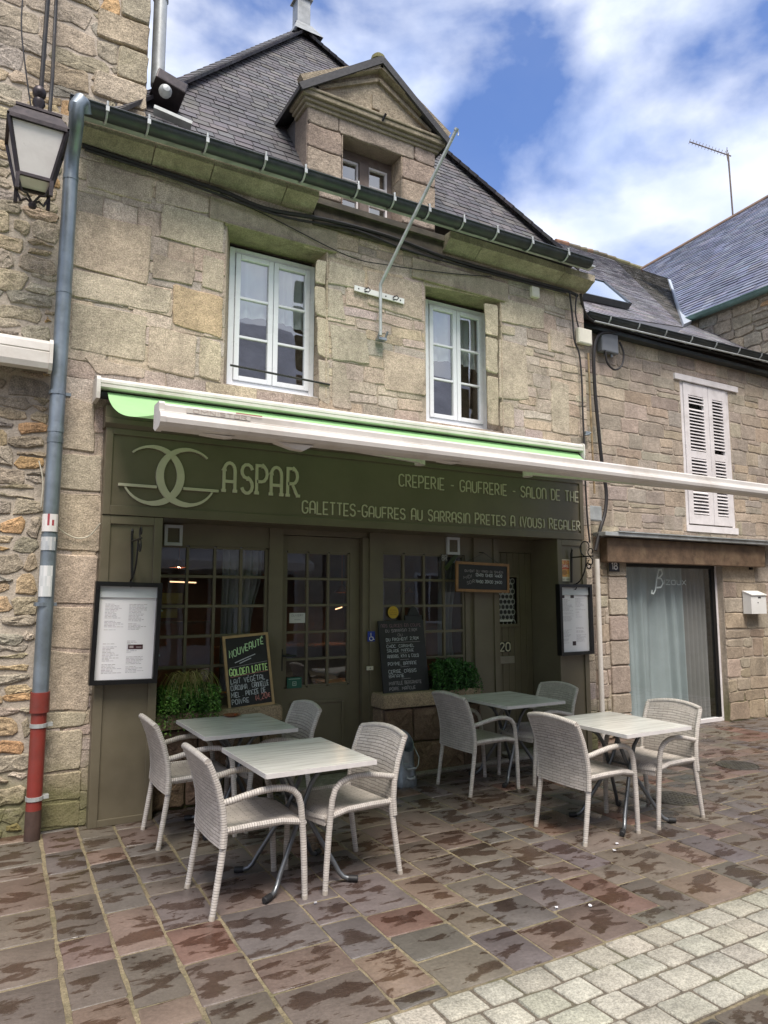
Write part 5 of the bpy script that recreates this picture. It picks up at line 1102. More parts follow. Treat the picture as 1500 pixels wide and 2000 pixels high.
# ---------------------------------------------------------------- chairs and tables
def make_chair(label):
    t = thing('wicker_chair', label, 'chair', (0, 0, 0), 'woven armchairs on the terrace')
    def yw(x): return .243
    for s in (-1, 1):
        bl = [(-.268, s * .246, .012), (-.248, s * .244, .14), (-.226, s * .242, .28), (-.212, s * .240, .38), (-.207, s * .239, .46), (-.216, s * .238, .56), (-.246, s * .237, .68), (-.292, s * .236, .79)]
        mb = MB(); mb.tube(bl[:5], [.0165, .018, .0185, .019, .019], 10); lg = mb.build('leg', MT['wrap'], t, smooth=True)
        mb = MB(); mb.tube([(-.2705, s * .2462, 0), (-.267, s * .246, .022)], .0178, 10); mb.build('foot_cap', MT['cap'], lg, smooth=True)
        fl_ = [(.268, s * .240, .012), (.262, s * .243, .15), (.252, s * .247, .32), (.240, s * .250, .455)]
        mb = MB(); mb.tube(fl_, [.0165, .018, .0185, .019], 10); lg = mb.build('leg', MT['wrap'], t, smooth=True)
        mb = MB(); mb.tube([(.2685, s * .24, 0), (.2675, s * .24, .022)], .0178, 10); mb.build('foot_cap', MT['cap'], lg, smooth=True)
        arm = [(.240, s * .250, .45), (.232, s * .252, .52), (.214, s * .254, .575), (.18, s * .257, .610), (.13, s * .259, .630), (.06, s * .259, .636), (-.02, s * .257, .630), (-.10, s * .252, .615), (-.17, s * .246, .598), (-.225, s * .240, .588)]
        mb = MB(); mb.tube(arm, .0185, 10); mb.build('armrest', MT['wrap'], t, smooth=True)
    mb = MB()
    def seat(a, b):
        x = -.205 + .475 * a; y = -.232 + .464 * b; c = (2 * b - 1)
        z = .455 - .016 * (1 - c * c) * sin(pi * min(1, a * 1.02)) - .05 * max(0, (a - .86) / .14) ** 2 - .010 * (1 - a)
        return ((x + .018 * (1 - c * c) * (a > .8) * (a - .8) / .2, y, z), (0, 0, 1))
    mb.grid(seat, 14, 10, .03, us=.475, vs_=.464); mb.v = mb.v; st_ = mb.build('seat', MT['seatw'], t, smooth=True, ang=60)
    mb = MB()
    for s in (-1, 1): mb.tube([(-.205, s * .236, .440), (-.05, s * .240, .447), (.12, s * .243, .447), (.244, s * .245, .425)], .017, 8)
    mb.tube([(.258, -.235, .415), (.270, -.1, .404), (.272, .1, .404), (.258, .235, .415)], .018, 8); mb.build('seat_rim', MT['wrap'], t, smooth=True)
    mb = MB()
    prof = [(-.214, .36), (-.208, .46), (-.217, .56), (-.246, .68), (-.282, .77), (-.303, .815)]
    def back(a, b):
        s = a * 2 - 1; u = b * (len(prof) - 1); i = min(int(u), len(prof) - 2); f = u - i
        x = prof[i][0] + (prof[i + 1][0] - prof[i][0]) * f; z = prof[i][1] + (prof[i + 1][1] - prof[i][1]) * f
        z += (.030 * b * b) * (1 - s * s); x -= .030 * (1 - s * s) * (.4 + .6 * b)
        hw = .252 - .010 * b
        return ((x, s * hw, z), (1, 0, .2))
    mb.grid(back, 18, 20, .022, us=.5, vs_=.47); mb.build('backrest', MT['seatw'], t, smooth=True, ang=60)
    mb = MB(); mb.tube([Vector(back(k / 14, 1.0)[0]) + Vector((-.012, 0, .002)) for k in range(15)], .0185, 10)
    mb.build('top_rail', MT['wrap'], t, smooth=True)
    mb = MB()
    for s in (0, 1): mb = MB(); mb.tube([Vector(back(s, k / 10)[0]) + Vector((-.008, 0, 0)) for k in range(11)], .018, 8); mb.build('back_frame', MT['wrap'], t, smooth=True)
    return t
chairs = [
 (1.478, 4.165, 0, 'pale woven armchair at the front left table, its back to the left and nearest the red pipe side'),
 (1.472, 5.387, 0, 'pale woven armchair in front of the olive pillar below the left menu case'),
 (2.112, 4.185, 186, 'pale woven armchair turned inward, right of the nearest left table, beside the zinc jug'),
 (2.10, 5.43, 181, 'pale woven armchair in front of the glazed door, mostly behind the tables'),
 (4.03, 3.996, 0, 'pale woven armchair at the nearest right table with its broad back to the viewer'),
 (4.755, 3.995, 183, 'darker seen woven armchair at the far right, before the curtained shop window'),
 (4.075, 5.36, 0, 'woven armchair in the shade left of the rear right table, below the trailing plant'),
 (4.79, 5.37, 182, 'woven armchair in the shade in front of the right menu case')]
chairs[0] = (1.478, 4.165, 0, 'pale woven armchair left of the front left table, closest to the viewer')
chairs[5] = (4.755, 3.995, 183, 'woven armchair right of the front right table, before the curtained shop window')
proto = None
for i, (x, y, a, lab) in enumerate(chairs):
    if proto is None: proto = o = make_chair(lab)
    else: o = copy_tree(proto)
    o['label'] = lab
for o, (x, y, a, lab) in zip([q for q in COL.objects if q.name.startswith('wicker_chair')], chairs):
    o.location = (x, y, 0); o.rotation_euler = (0, 0, rad(a)); o['label'] = lab
def make_table():
    t = thing('bistro_table', 't', 'table', (0, 0, 0), 'folding tables on the terrace')
    mb = MB(); mb.bevbox(Vector((0, 0, .7195)), (.35, .40, .0145), .005); tp_ = mb.build('tabletop', MT['table'], t)
    mb = MB()
    for s in (-1, 1): mb.box(s * .351 - .0012, -.398, .7065, s * .351 + .0012, .398, .7325); mb.box(-.348, s * .401 - .0012, .7065, .348, s * .401 + .0012, .7325)
    mb.build('edge_band', MT['tedge'], tp_)
    mb = MB(); mb.box(-.22, -.16, .690, .22, -.13, .7045); mb.box(-.22, .13, .690, .22, .16, .7045); mb.box(-.02, -.13, .690, .02, .13, .7045); mb.build('support_rail', MT['steel'], t)
    for fx, fy, k in ((-.285, -.265, 1), (-.285, .24, .8), (.285, -.25, .86), (.285, .275, .94)):
        o_ = .018 if fx > 0 else -.018; sy = 1 if fy > 0 else -1
        P = [(fx, fy, .022), (fx * .88, fy * .92, .024), (fx * .78, fy * .86, .034), (fx * .70, fy * .80, .062), (fx * .62, fy * .74, .11), (fx * .10, fy * .40 + o_, .39), (-fx * .02, fy * .36 + o_, .46), (-fx * .20, sy * .085 + o_, .57), (-fx * .34, sy * .10 + o_, .635), (-fx * .66, sy * .135, .692)]
        mb = MB(); mb.tube(P, .0145, 10); lg = mb.build('leg', MT['steel'], t, smooth=True)
        mb = MB(); d = (Vector(P[1]) - Vector(P[0])).normalized(); mb.tube([Vector(P[0]) - d * .018, Vector(P[0]) - d * .014, Vector(P[0]) + d * .04], [.015, .0195, .0195], 10); mb.build('foot', MT['rubber'], lg, smooth=True)
    mb = MB(); mb.tube([(0, -.13, .425), (0, .13, .425)], .009, 8); mb.build('cross_rod', MT['steel'], t, smooth=True)
    return t
tabs = [(1.818, 4.240, 'bare white streaked bistro table nearest the viewer in the left group'), (1.822, 5.44, 'white streaked bistro table with a copper saucer on it, beside the plant box'),
        (4.43, 4.03, 'bare greyish bistro table at the front of the right group'), (4.54, 5.47, 'greyish bistro table in the shade before the side door numbered 20')]
tp0 = None
for x, y, lab in tabs:
    if tp0 is None: tp0 = o = make_table()
    else: o = copy_tree(tp0)
    o['label'] = lab; o.name = 'bistro_table'
for o, (x, y, lab) in zip([q for q in COL.objects if q.name.startswith('bistro_table')], tabs): o.location = (x, y, 0); o['label'] = lab
c = G(453, 1399, .736); mb = MB(); mb.lathe([(0, .004), (.045, .005), (.07, .014), (.072, .017), (.066, .018), (.045, .009), (0, .008)], (c.x, c.y, .7345), 20)
mb.tube([(c.x + .02, c.y - .01, .748), (c.x + .045, c.y + .01, .752)], .008, 6); tag(mb.build('saucer', MT['copper'], loc=c, smooth=True), 'small copper coloured ashtray saucer on the rear left table', 'ashtray')

# ---------------------------------------------------------------- zinc jug
c = G(790, 1532, 0); jug = thing('zinc_jug', 'tall galvanised scuttle with a wire handle standing by the stone plinth', 'jug', c)
mb = MB(); n = 24; vs = []
lv = [(.115, .0), (.116, .02), (.112, .06), (.094, .16), (.088, .20), (.087, .30)]
for r, z in lv:
    for j in range(n): a = 2 * pi * j / n; vs.append((c.x + r * cos(a), c.y + r * sin(a), z))
for j in range(n):
    a = 2 * pi * j / n; vs.append((c.x + .088 * cos(a), c.y + .088 * sin(a), .39 + .09 * sin(a - .2) + .02 * cos(a)))
m = len(vs); vs += [(c.x + (v[0] - c.x) * .95, c.y + (v[1] - c.y) * .95, v[2]) for v in vs]
k = len(lv); fs = [(i * n + j, i * n + (j + 1) % n, (i + 1) * n + (j + 1) % n, (i + 1) * n + j) for i in range(k) for j in range(n)]
fs += [tuple(m + q for q in reversed(f)) for f in list(fs)] + [(k * n + j, k * n + (j + 1) % n, m + k * n + (j + 1) % n, m + k * n + j) for j in range(n)]
mb.add(vs, fs); mb.lathe([(0, .012), (.112, .012)], c, n); mb.tube([(c.x + .0875 * cos(2 * pi * j / 24), c.y + .0875 * sin(2 * pi * j / 24), .2) for j in range(25)], .004, 5, cap=False); mb.build('body', MT['galv'], jug, smooth=True)
mb = MB(); y = c.y - .085; mb.tube([(c.x - .092, c.y - .02, .33), (c.x - .10, y - .02, .27), (c.x - .085, y - .035, .19), (c.x - .05, y - .04, .165), (c.x + .05, y - .04, .165), (c.x + .075, y - .035, .19), (c.x + .095, y - .015, .25), (c.x + .092, c.y - .02, .33)], .0038, 6); mb.tube([(c.x - .045, y - .042, .164), (c.x + .045, y - .042, .164)], .009, 8); mb.tube([(c.x - .04, y - .02, .085), (c.x - .02, y - .036, .075), (c.x + .03, y - .036, .075), (c.x + .045, y - .018, .085)], .011, 8); mb.build('handle', MT['zincl'], jug, smooth=True)

# ---------------------------------------------------------------- plants on the sills
def planter(x0, x1, y, z0, zt, label, tuft, seed, cols, spill=.0):
    rp = random.Random(seed); t = thing('potted_plant', label, 'plant', ((x0 + x1) / 2, y, z0))
    mb = MB(); mb.box(x0 + .05, y - .06, z0 + .001, x1 - .05, y + .10, z0 + .12, b=.01); mb.build('trough', MT['rubber'], t)
    mb = MB()
    for s in range(int(330 * (x1 - x0) / .6)):
        px = rp.uniform(x0 + .04, x1 - .04); py = y + rp.uniform(-.06, .10); h = rp.uniform(.3, 1.0); pz = z0 + .10 + (zt - z0 - .10) * h * (1 - .55 * abs((px - (x0 + x1) / 2) / ((x1 - x0) / 2)) ** 2.5)
        dx = rp.uniform(-.03, .03) + (px - (x0 + x1) / 2) * .15; dy = rp.uniform(-.20, .0); ln = rp.uniform(.10, .34); base = rp.choice(cols); k = int(ln / .013)
        for i in range(k):
            f = i / k; q = Vector((px + dx * f, py + dy * min(1, f * 1.6), pz + .03 * sin(f * 2) - ln * f * f * 1.15))
            q.z = max(q.z, z0 + .006 - spill * (q.y < 5.965))
            for w_ in range(2):
                d = Vector((rp.uniform(-1, 1), rp.uniform(-1, .2), rp.uniform(-.6, .5))).normalized() * rp.uniform(.010, .030); e = d.cross(Vector((rp.uniform(-1, 1), rp.uniform(-1, 1), rp.uniform(-1, 1)))).normalized() * rp.uniform(.006, .011)
                mb.add([q, q + d * .5 + e, q + d, q + d * .5 - e], [(0, 1, 2, 3)], jc(base, rp, .3))
    mb.build('foliage', MT['leaf'], t, recalc=False)
    if tuft:
        mb = MB()
        for s in range(130):
            px = tuft + rp.gauss(0, .05); an = rp.uniform(0, 2 * pi); le = rp.uniform(.10, .36); cx, cy = cos(an), sin(an) * .7 - .25; pr = None
            wv_ = .0042; col = jc(rp.choice([(.45, .35, .16), (.52, .44, .24), (.34, .31, .11), (.24, .28, .08)]), rp, .2)
            P = [Vector((px + cx * le * .75 * f, y + cy * le * .75 * f, zt - .02 + .22 * le / .3 * sin(f * 2.3) * .75 - .20 * f * f * le / .3)) for f in (0, .2, .4, .6, .8, 1)]
            vs = []
            for i, q in enumerate(P): w2 = wv_ * (1 - .75 * i / 5); vs += [q + Vector((w2, w2, 0)), q - Vector((w2, w2, 0))]
            mb.add(vs, [(2 * i, 2 * i + 1, 2 * i + 3, 2 * i + 2) for i in range(5)], col)
        mb.build('grass_tuft', MT['leaf'], t, recalc=False)
    return t
GR1 = [(.08, .19, .03), (.12, .27, .045), (.06, .13, .025), (.17, .30, .07)]; GR2 = [(.045, .13, .03), (.07, .18, .04), (.032, .09, .022)]
planter(1.34, 1.88, 6.08, .762, 1.00, 'bright green trailing plant with a blond grass tuft on the left sill', 1.62, 3, GR1, .16)
planter(4.07, 4.60, 6.13, .775, 1.07, 'dark green trailing plant on the right sill beside the black chalkboard', None, 9, GR2, .10)

# ---------------------------------------------------------------- menus, boards, notices
def qframe(tl, bl, br, yt, yb):
    o = W(bl[0], bl[1], yb); u = W(br[0], br[1], yb) - o; v = W(tl[0], tl[1], yt) - o; return Frame(o, u, v)
def menu_case(tl, bl, br, label, blocks, seed):
    fr = qframe(tl, bl, br, 5.775, 5.775); t = thing('menu_case', label, 'menu case', fr.p(fr.w / 2, 0)); mb = MB(); b = .034
    for r in ((0, 0, fr.w, b), (0, fr.h - b, fr.w, fr.h), (0, b, b, fr.h - b), (fr.w - b, b, fr.w, fr.h - b)): fr.box(mb, r[0], r[1], r[2], r[3], -.055, .012)
    mb.build('frame', MT['black'], t); mb = MB(); fr.box(mb, b, b, fr.w - b, fr.h - b, -.058, -.03); sh = mb.build('sheet', MT['paper'], t)
    mb = MB(); fr.box(mb, b, fr.h - b - .085, fr.w - b, fr.h - b, -.0298, -.018); mb.build('header_card', MT['paperg'], t)
    mb = MB(); rr_ = random.Random(seed); w0 = fr.w - 2 * b
    for (u0, u1, v0, v1) in blocks:
        mb = MB()
        v = v1
        while v > v0:
            if rr_.random() < .12: v -= .012
            x = u0; end = u0 + (u1 - u0) * rr_.choice((.55, .7, .85, 1.0))
            while x < end - .01: wd = rr_.uniform(.012, .035); fr.quad(mb, b + w0 * 0 + x, v, b + min(x + wd, end), v + .0042, -.0292, jc((.46, .44, .47), rr_, .15)); x += wd + .005
            v -= .0105
        mb.build('small_print', MT['ink'], sh, recalc=False)
    return t, fr, sh, b
ml, fr, sh, b = menu_case((183, 1135), (173, 1339), (306, 1334), 'large black framed menu case on the left olive pillar', [(.05, .17, .49, .60), (.05, .19, .40, .47), (.05, .17, .17, .30), (.05, .20, .08, .145), (.225, .36, .40, .60), (.225, .30, .23, .32), (.225, .36, .08, .20)], 2)
mb = MB(); fr.box(mb, b + .235, .26, b + .345, .295, -.0295, -.0285, (.045, .012, .018)); fr.box(mb, b + .245, .268, b + .275, .287, -.0284, -.0282, (.35, .3, .3)); fr.box(mb, b + .295, .272, b + .335, .278, -.0284, -.0282, (.35, .3, .3)); mb.build('dark_banner', MT['sticker'], sh)
mb = MB(); mb.tube([fr.p(fr.w + .004, fr.h * .72, -.01), fr.p(fr.w + .014, fr.h * .72, -.01)], .008, 8); mb.build('lock', MT['galv'], ml); mb = MB(); mb.tube([fr.p(fr.w + .004, fr.h * .27, -.01), fr.p(fr.w + .014, fr.h * .27, -.01)], .008, 8); mb.build('lock', MT['galv'], ml)
mr, fr, sh, b = menu_case((1088, 1141), (1096, 1281), (1160, 1277), 'narrow black framed menu case on the right olive pillar', [(.03, .19, .46, .60), (.03, .16, .12, .28), (.23, .38, .48, .61), (.23, .38, .13, .29), (.03, .20, .36, .44), (.23, .33, .40, .46)], 6)
mb = MB()
for u0, v0 in ((.02, .615), (.16, .615), (.17, .10)): fr.box(mb, b + u0, v0 - .0, b + u0 + .05, v0 + .045, -.0295, -.0283, (.03, .015, .02))
mb.build('dark_logo', MT['sticker'], sh)

def chalkboard(tl, bl, br, yt, yb, label, fm, bw, lines, name='chalkboard'):
    fr = qframe(tl, bl, br, yt, yb); t = thing(name, label, 'chalkboard', fr.p(fr.w / 2, 0)); mb = MB()
    if bw:
        for r in ((0, 0, fr.w, bw), (0, fr.h - bw, fr.w, fr.h), (0, bw, bw, fr.h - bw), (fr.w - bw, bw, fr.w, fr.h - bw)): fr.box(mb, r[0], r[1], r[2], r[3], -.012, .010)
        mb.build('wooden_frame', fm, t)
    mb = MB(); fr.box(mb, bw * .9, bw * .9, fr.w - bw * .9, fr.h - bw * .9, -.014, .002); pn = mb.build('board', MT['board'], t)
    mb = MB(); rr_ = random.Random(17)
    for L_ in lines:
        if L_[0] == 'line': ribbon(mb, [(fr.w * L_[1], fr.h * L_[2]), (fr.w * (L_[1] + L_[3]) / 2, fr.h * (L_[2] + L_[4]) / 2 + .001), (fr.w * L_[3], fr.h * L_[4])], fr.h * L_[5], fr, .0035, None, L_[6])
        else: s, u0, v0, h, wd, sw, col, sl = L_; text(mb, fr, s, fr.w * u0, fr.h * v0, fr.h * h, fr.w * wd, sw, .0035, None, col, 0, .07, sl, rng=rr_)
    mb.build('chalk_writing', MT['chalk'], pn, recalc=False); return t, fr
CG = (.42, .62, .36); CY = (.50, .72, .30); CW_ = (.44, .46, .50); CR = (.50, .20, .18); CD = (.28, .26, .28)
chalkboard((440, 1243), (446, 1389), (536, 1375), 6.13, 6.04, 'pine framed chalkboard announcing a golden latte, leaning on the left sill', MT['frame'], .022, [
 ('NOUVEAUT\u00c9', .12, .70, .090, .76, .14, CG, .30), ('line', .22, .625, .68, .715, .012, CW_), ('line', .32, .61, .58, .665, .012, CW_),
 ('line', .1, .565, .93, .60, .006, CD), ('GOLDEn LATTE', .09, .455, .085, .83, .17, CY, .045), ('line', .1, .435, .93, .47, .006, CR),
 ('LAIT V\u00c9G\u00c9TAL', .10, .345, .065, .74, .13, CW_, .03), ('CURCUMA . CAnnELLE', .09, .255, .065, .82, .13, CW_, .03), ('MIEL . PInC\u00c9E DE', .09, .165, .065, .74, .13, CW_, .03), ('POIVRE', .09, .075, .065, .36, .13, CW_, .02), ('(4,20$', .60, .08, .075, .32, .12, CR, .12)])
t_, fr = chalkboard((742, 1213), (752, 1389), (842, 1380), 6.19, 6.06, 'tall frameless black chalkboard with chalk price list leaning on the right sill', MT['board'], .0, [
 ('nOS GLACES En COUPE', .05, .925, .034, .88, .13, (.20, .12, .15), .0), ('DU SARRASIn 2,80$', .14, .865, .032, .70, .14, CD, .02), ('OU', .40, .82, .028, .10, .14, CD, 0), ('DU FROMEnT 2,90$', .14, .765, .034, .72, .14, CW_, .02), ('line', .14, .745, .88, .75, .004, CD),
 ('CHOC. CARAMEL', .14, .69, .032, .60, .14, CW_, 0), ('SALADE MAnGUE', .14, .64, .032, .58, .14, CW_, 0), ('line', .40, .625, .60, .627, .004, CD), ('AnAnAS, KIWI & COCO', .14, .575, .034, .68, .14, CW_, 0), ('line', .40, .55, .60, .552, .004, CD),
 ('POMME, BAnAnE', .14, .49, .036, .62, .14, CW_, 0), ('line', .40, .47, .60, .472, .004, CD), ('CERISE, CASSIS', .14, .405, .036, .60, .14, CW_, 0), ('BAnAnE', .14, .355, .034, .32, .14, CW_, 0), ('line', .40, .335, .60, .337, .004, CD), ('MYRTILLE BERGAMOTE', .13, .275, .036, .70, .14, CD, 0), ('POIRE, MAnGUE', .13, .215, .036, .56, .14, CD, 0)])
mb = MB(); fr.box(mb, fr.w * .60, fr.h + .0, fr.w * .98, fr.h + .05, -.02, .0); mb.prism([(0, 0), (.14, 0), (.105, .07), (.07, .09), (.035, .07)], 'y', 0, .03); 
for i in range(len(mb.v) - 10, len(mb.v)): v = mb.v[i]; q = fr.p(fr.w * .66 + v[0], fr.h + .05 + v[2], -.02 + v[1]); mb.v[i] = tuple(q)
mb.build('top_ornament', MT['board'], t_)
t_, fr = chalkboard((897, 1097), (890, 1155), (994, 1158), 6.12, 6.12, 'small orange framed chalkboard with opening hours hanging by the side door', MT['frameo'], .028, [
 ('OUVERT DU MARDI AU SAMEDI', .16, .66, .075, .72, .15, CD, 0), ('MIDI', .14, .42, .10, .14, .12, CD, .2), ('12H00 13H00 14H00', .36, .53, .095, .50, .16, CW_, -.01), ('SOIR', .20, .25, .10, .14, .12, CD, .2), ('19H00 20H30 21H30', .36, .31, .095, .50, .16, CW_, -.01)], 'hanging_chalkboard')
mb = MB(); tpx = W(945, 1080, 6.14); mb.tube([fr.p(fr.w * .2, fr.h, 0), tpx, fr.p(fr.w * .8, fr.h, 0)], .0025, 5); mb.tube([tpx, (tpx.x, YJ - .03, tpx.z + .01)], .005, 6); mb.build('hanging_wire', MT['cable'], t_)

def flat_sign(name, px, y, label, cat, cols, mat=None, d=.004):
    (u0, v0), (u1, v1) = px; a = W(u0, v1, y); b_ = W(u1, v0, y); fr = Frame((a.x, y, a.z), (b_.x - a.x, 0, 0), (0, 0, b_.z - a.z)); t = thing(name, label, cat, a); mb = MB(); fr.box(mb, 0, 0, fr.w, fr.h, -.002, d, cols); mb.build('sheet', mat or MT['sticker'], t); return t, fr, d
t, fr, d = flat_sign('poster', ((1091, 1093), (1112, 1135)), YF + .006, 'small orange and red festival poster on the right pillar', 'poster', (.68, .62, .50))
mb = MB(); rr_ = random.Random(3); fr.quad(mb, .008, fr.h * .55, fr.w - .008, fr.h - .01, d + .0006, (.50, .10, .045)); fr.quad(mb, .008, fr.h * .2, fr.w - .008, fr.h * .545, d + .0006, (.62, .30, .08))
text(mb, fr, 'BREIZH', .018, fr.h * .80, .03, fr.w - .036, .2, d + .0012, None, (.70, .50, .2)); text(mb, fr, 'FOIRE', .02, fr.h * .64, .026, fr.w - .04, .2, d + .0012, None, (.72, .68, .62))
mb.add([fr.p(fr.w * (.5 + .22 * cos(2 * pi * k / 14) * (1 + .2 * sin(k * 3))), fr.h * (.40 + .12 * sin(2 * pi * k / 14)), d + .0012) for k in range(14)], [tuple(range(14))], (.36, .17, .05)); text(mb, fr, '20', .012, fr.h * .22, .022, .03, .2, d + .0015, None, (.72, .6, .3)); text(mb, fr, '26', fr.w - .05, fr.h * .22, .022, .035, .2, d + .0015, None, (.72, .6, .3)); text(mb, fr, 'ENTREE LIBRE', .012, fr.h * .06, .014, fr.w - .024, .16, d + .001, None, (.12, .1, .1)); mb.build('print', MT['sticker'], t, recalc=False)
t, fr, d = flat_sign('access_sticker', ((718, 1233), (732, 1253)), YJ - .032, 'blue wheelchair access sticker on the post beside the glazed door', 'sticker', (.015, .04, .32))
mb = MB(); ribbon(mb, [(fr.w * .42, fr.h * .86), (fr.w * .44, fr.h * .45), (fr.w * .7, fr.h * .42), (fr.w * .82, fr.h * .18), (fr.w * .92, fr.h * .2)], .006, fr, d + .001, None, (.75, .75, .78)); ribbon(mb, [(fr.w * (.48 + .26 * cos(rad(a))), fr.h * (.28 + .19 * sin(rad(a)))) for a in range(120, 400, 20)], .006, fr, d + .0014, None, (.75, .75, .78)); mb.build('symbol', MT['sticker'], t, recalc=False)
t, fr, d = flat_sign('door_notice', ((565, 1197), (596, 1217)), yd + .022, 'white paper notice stuck inside the glazed door', 'notice', (.52, .52, .52)); mb = MB(); text(mb, fr, 'OUVERT', fr.w * .12, fr.h * .66, fr.h * .2, fr.w * .76, .16, d + .001, None, (.2, .2, .22)); fr.quad(mb, fr.w * .3, fr.h * .3, fr.w * .7, fr.h * .36, d + .001, (.3, .3, .32)); mb.build('print', MT['sticker'], t, recalc=False)
t, fr, d = flat_sign('green_sticker', ((560, 1322), (589, 1345)), yd - .006, 'teal green square sticker low on the glazed door', 'sticker', (.012, .10, .075)); mb = MB(); s = fr.h * .2
for r in ((-1, -1, 1, -.7), (-1, .7, 1, 1), (-1, -.7, -.7, .7), (.7, -.7, 1, .7), (-.4, -.2, .4, .2)): fr.quad(mb, fr.w / 2 + r[0] * s, fr.h * .42 + r[1] * s, fr.w / 2 + r[2] * s, fr.h * .42 + r[3] * s, d + .001, (.35, .48, .44))
fr.quad(mb, fr.w * .1, fr.h * .82, fr.w * .9, fr.h * .88, d + .001, (.30, .42, .38)); mb.build('print', MT['sticker'], t, recalc=False)
c = W(768, 1196, YJ + .005); mb = MB(); mb.lathe([(0, -.002), (.062, -.002), (.062, .002)], c, 28, (.50, .32, .02), ax='y'); fr = Frame((c.x, c.y, c.z), (1, 0, 0), (0, 0, 1))
for k in range(3): text(mb, fr, ('ACCUEIL', 'CHEQUE', 'PARTENAIRE')[k], -.045 + .005 * abs(k - 1), .016 - .022 * k, .012, .09 - .01 * abs(k - 1), .16, .0035, None, (.25, .15, .02))
tag(mb.build('yellow_sticker', MT['sticker'], loc=c, recalc=False), 'round yellow sticker on the right shop window above the chalkboard', 'sticker')
t, fr, d = flat_sign('bell_plate', ((716, 1301), (728, 1309)), YJ - .034, 'small pale bell plate on the post right of the glazed door', 'doorbell', (.42, .41, .36), MT['cream'], .012); mb = MB(); mb.lathe([(0, -.006), (.006, -.004), (.007, 0)], fr.p(fr.w / 2, fr.h / 2, d), 10, ax='y'); mb.build('button', MT['galv'], t)
t, fr, d = flat_sign('number_sticker', ((862, 1083), (873, 1096)), YJ - .004, 'tiny pale lettered sticker beside the right vent', 'sticker', (.035, .033, .03)); mb = MB(); text(mb, fr, '8R', .004, .008, fr.h - .016, fr.w - .008, .16, d + .001, None, (.3, .3, .3)); mb.build('print', MT['sticker'], t, recalc=False)
mb = MB(); a, b_ = W(870, 1112, YJ - .02), W(893, 1082, YJ - .02); mb.bar(a, b_, .045, .006, (0, 1, 0)); tag(mb.build('green_ribbon', M_plain('dull_green_ribbon', (.045, .065, .02), .6), loc=a), 'slanting dull green strip between the right vent and the hanging chalkboard', 'strip')
def vent(px, y, label):
    (u0, v0), (u1, v1) = px; a = W(u0, v1, y); b_ = W(u1, v0, y); t = thing('wall_vent', label, 'vent', a); mb = MB(); q = .028
    for r in ((a.x, a.z, b_.x, a.z + q), (a.x, b_.z - q, b_.x, b_.z), (a.x, a.z + q, a.x + q, b_.z - q), (b_.x - q, a.z + q, b_.x, b_.z - q)): mb.box(r[0], y - .012, r[1], r[2], y + .02, r[3], b=.003)
    mb.build('frame', MT['paperg'], t); mb = MB(); mb.box(a.x + q, y + .004, a.z + q, b_.x - q, y + .01, b_.z - q)
    for k in range(9): z = a.z + q + (b_.z - a.z - 2 * q) * k / 9; mb.box(a.x + q, y - .003, z, b_.x - q, y + .0035, z + .008)
    mb.build('grille', MT['olived'], t)
vent(((320, 1026), (357, 1065)), YJ - .022, 'white framed square air vent above the left shop window'); vent(((873, 1050), (897, 1083)), YJ - .022, 'white framed square air vent above the right shop window')

# ---------------------------------------------------------------- ironwork, pole, cables, boxes
def sign_bracket(u, v0, v1, utip, vtip, label, big):
    a, b_ = W(u, v0, 5.83), W(u, v1, 5.83); x = a.x; tipy = XX(utip, vtip, x).y; zt = a.z - .05; t = thing('iron_bracket', label, 'bracket', b_); mb = MB(); mb.bar(a, b_, .016, .022, (0, 1, 0)); mb.tube([a, a + Vector((0, -.01, .03)), a + Vector((0, 0, .05))], [.011, .012, .006], 6); L_ = 5.83 - tipy
    mb.tube([(x, 5.82, zt), (x, tipy, zt)], .008, 6)
    mb.tube([(x, 5.82 - .015 - .10 * (1 - cos(rad(k))), zt - .33 + .02 + .0) for k in range(0, 300, 30)][:1] + [(x, 5.81 - L_ * .62 * sin(rad(k)), zt - .30 * cos(rad(k))) for k in range(0, 91, 10)], .007, 6)
    def scroll(cy, cz, r, a0, a1): mb.tube([(x, cy + r * (1 - .6 * i / 14) * cos(rad(a0 + (a1 - a0) * i / 14)), cz + r * (1 - .6 * i / 14) * sin(rad(a0 + (a1 - a0) * i / 14))) for i in range(15)], .006, 6)
    scroll(5.79, zt - .33, .035, 90, -260); scroll(tipy + .05, zt - .06, .05, 100, 430); scroll(tipy + .03, zt + .05, .05, -90, 250)
    if big: scroll(tipy + .10, zt + .10, .10, -80, 200); scroll(tipy + .06, zt - .10, .04, 60, -300)
    mb.build('scrollwork', MT['iron'], t, smooth=True)
sign_bracket(258, 1045, 1129, 277, 1037, 'empty black wrought iron sign bracket above the left menu case', False)
sign_bracket(1116, 1080, 1138, 1158, 1076, 'scrolled black wrought iron sign bracket above the right menu case', True)
fp = thing('flagpole', 'bent pale metal flagpole leaning out from the facade between the windows', 'flagpole', W(744, 660, 5.88))
pa, pk, pt2 = W(743, 655, 5.86), W(743, 556, 5.83), W(892, 252, 4.98); mb = MB(); mb.tube([pa, pk + (pa - pk) * .12, pk, pk + (pt2 - pk) * .05, pt2], .0165, 10); mb.tube([pt2 - (pt2 - pk) * .01, pt2 + (pt2 - pk) * .004], .022, 10); mb.tube([pt2, pt2 + Vector((.02, 0, -.03)), pt2 + Vector((.015, 0, -.06))], .006, 6); mb.build('pole', MT['zincl'], fp, smooth=True)
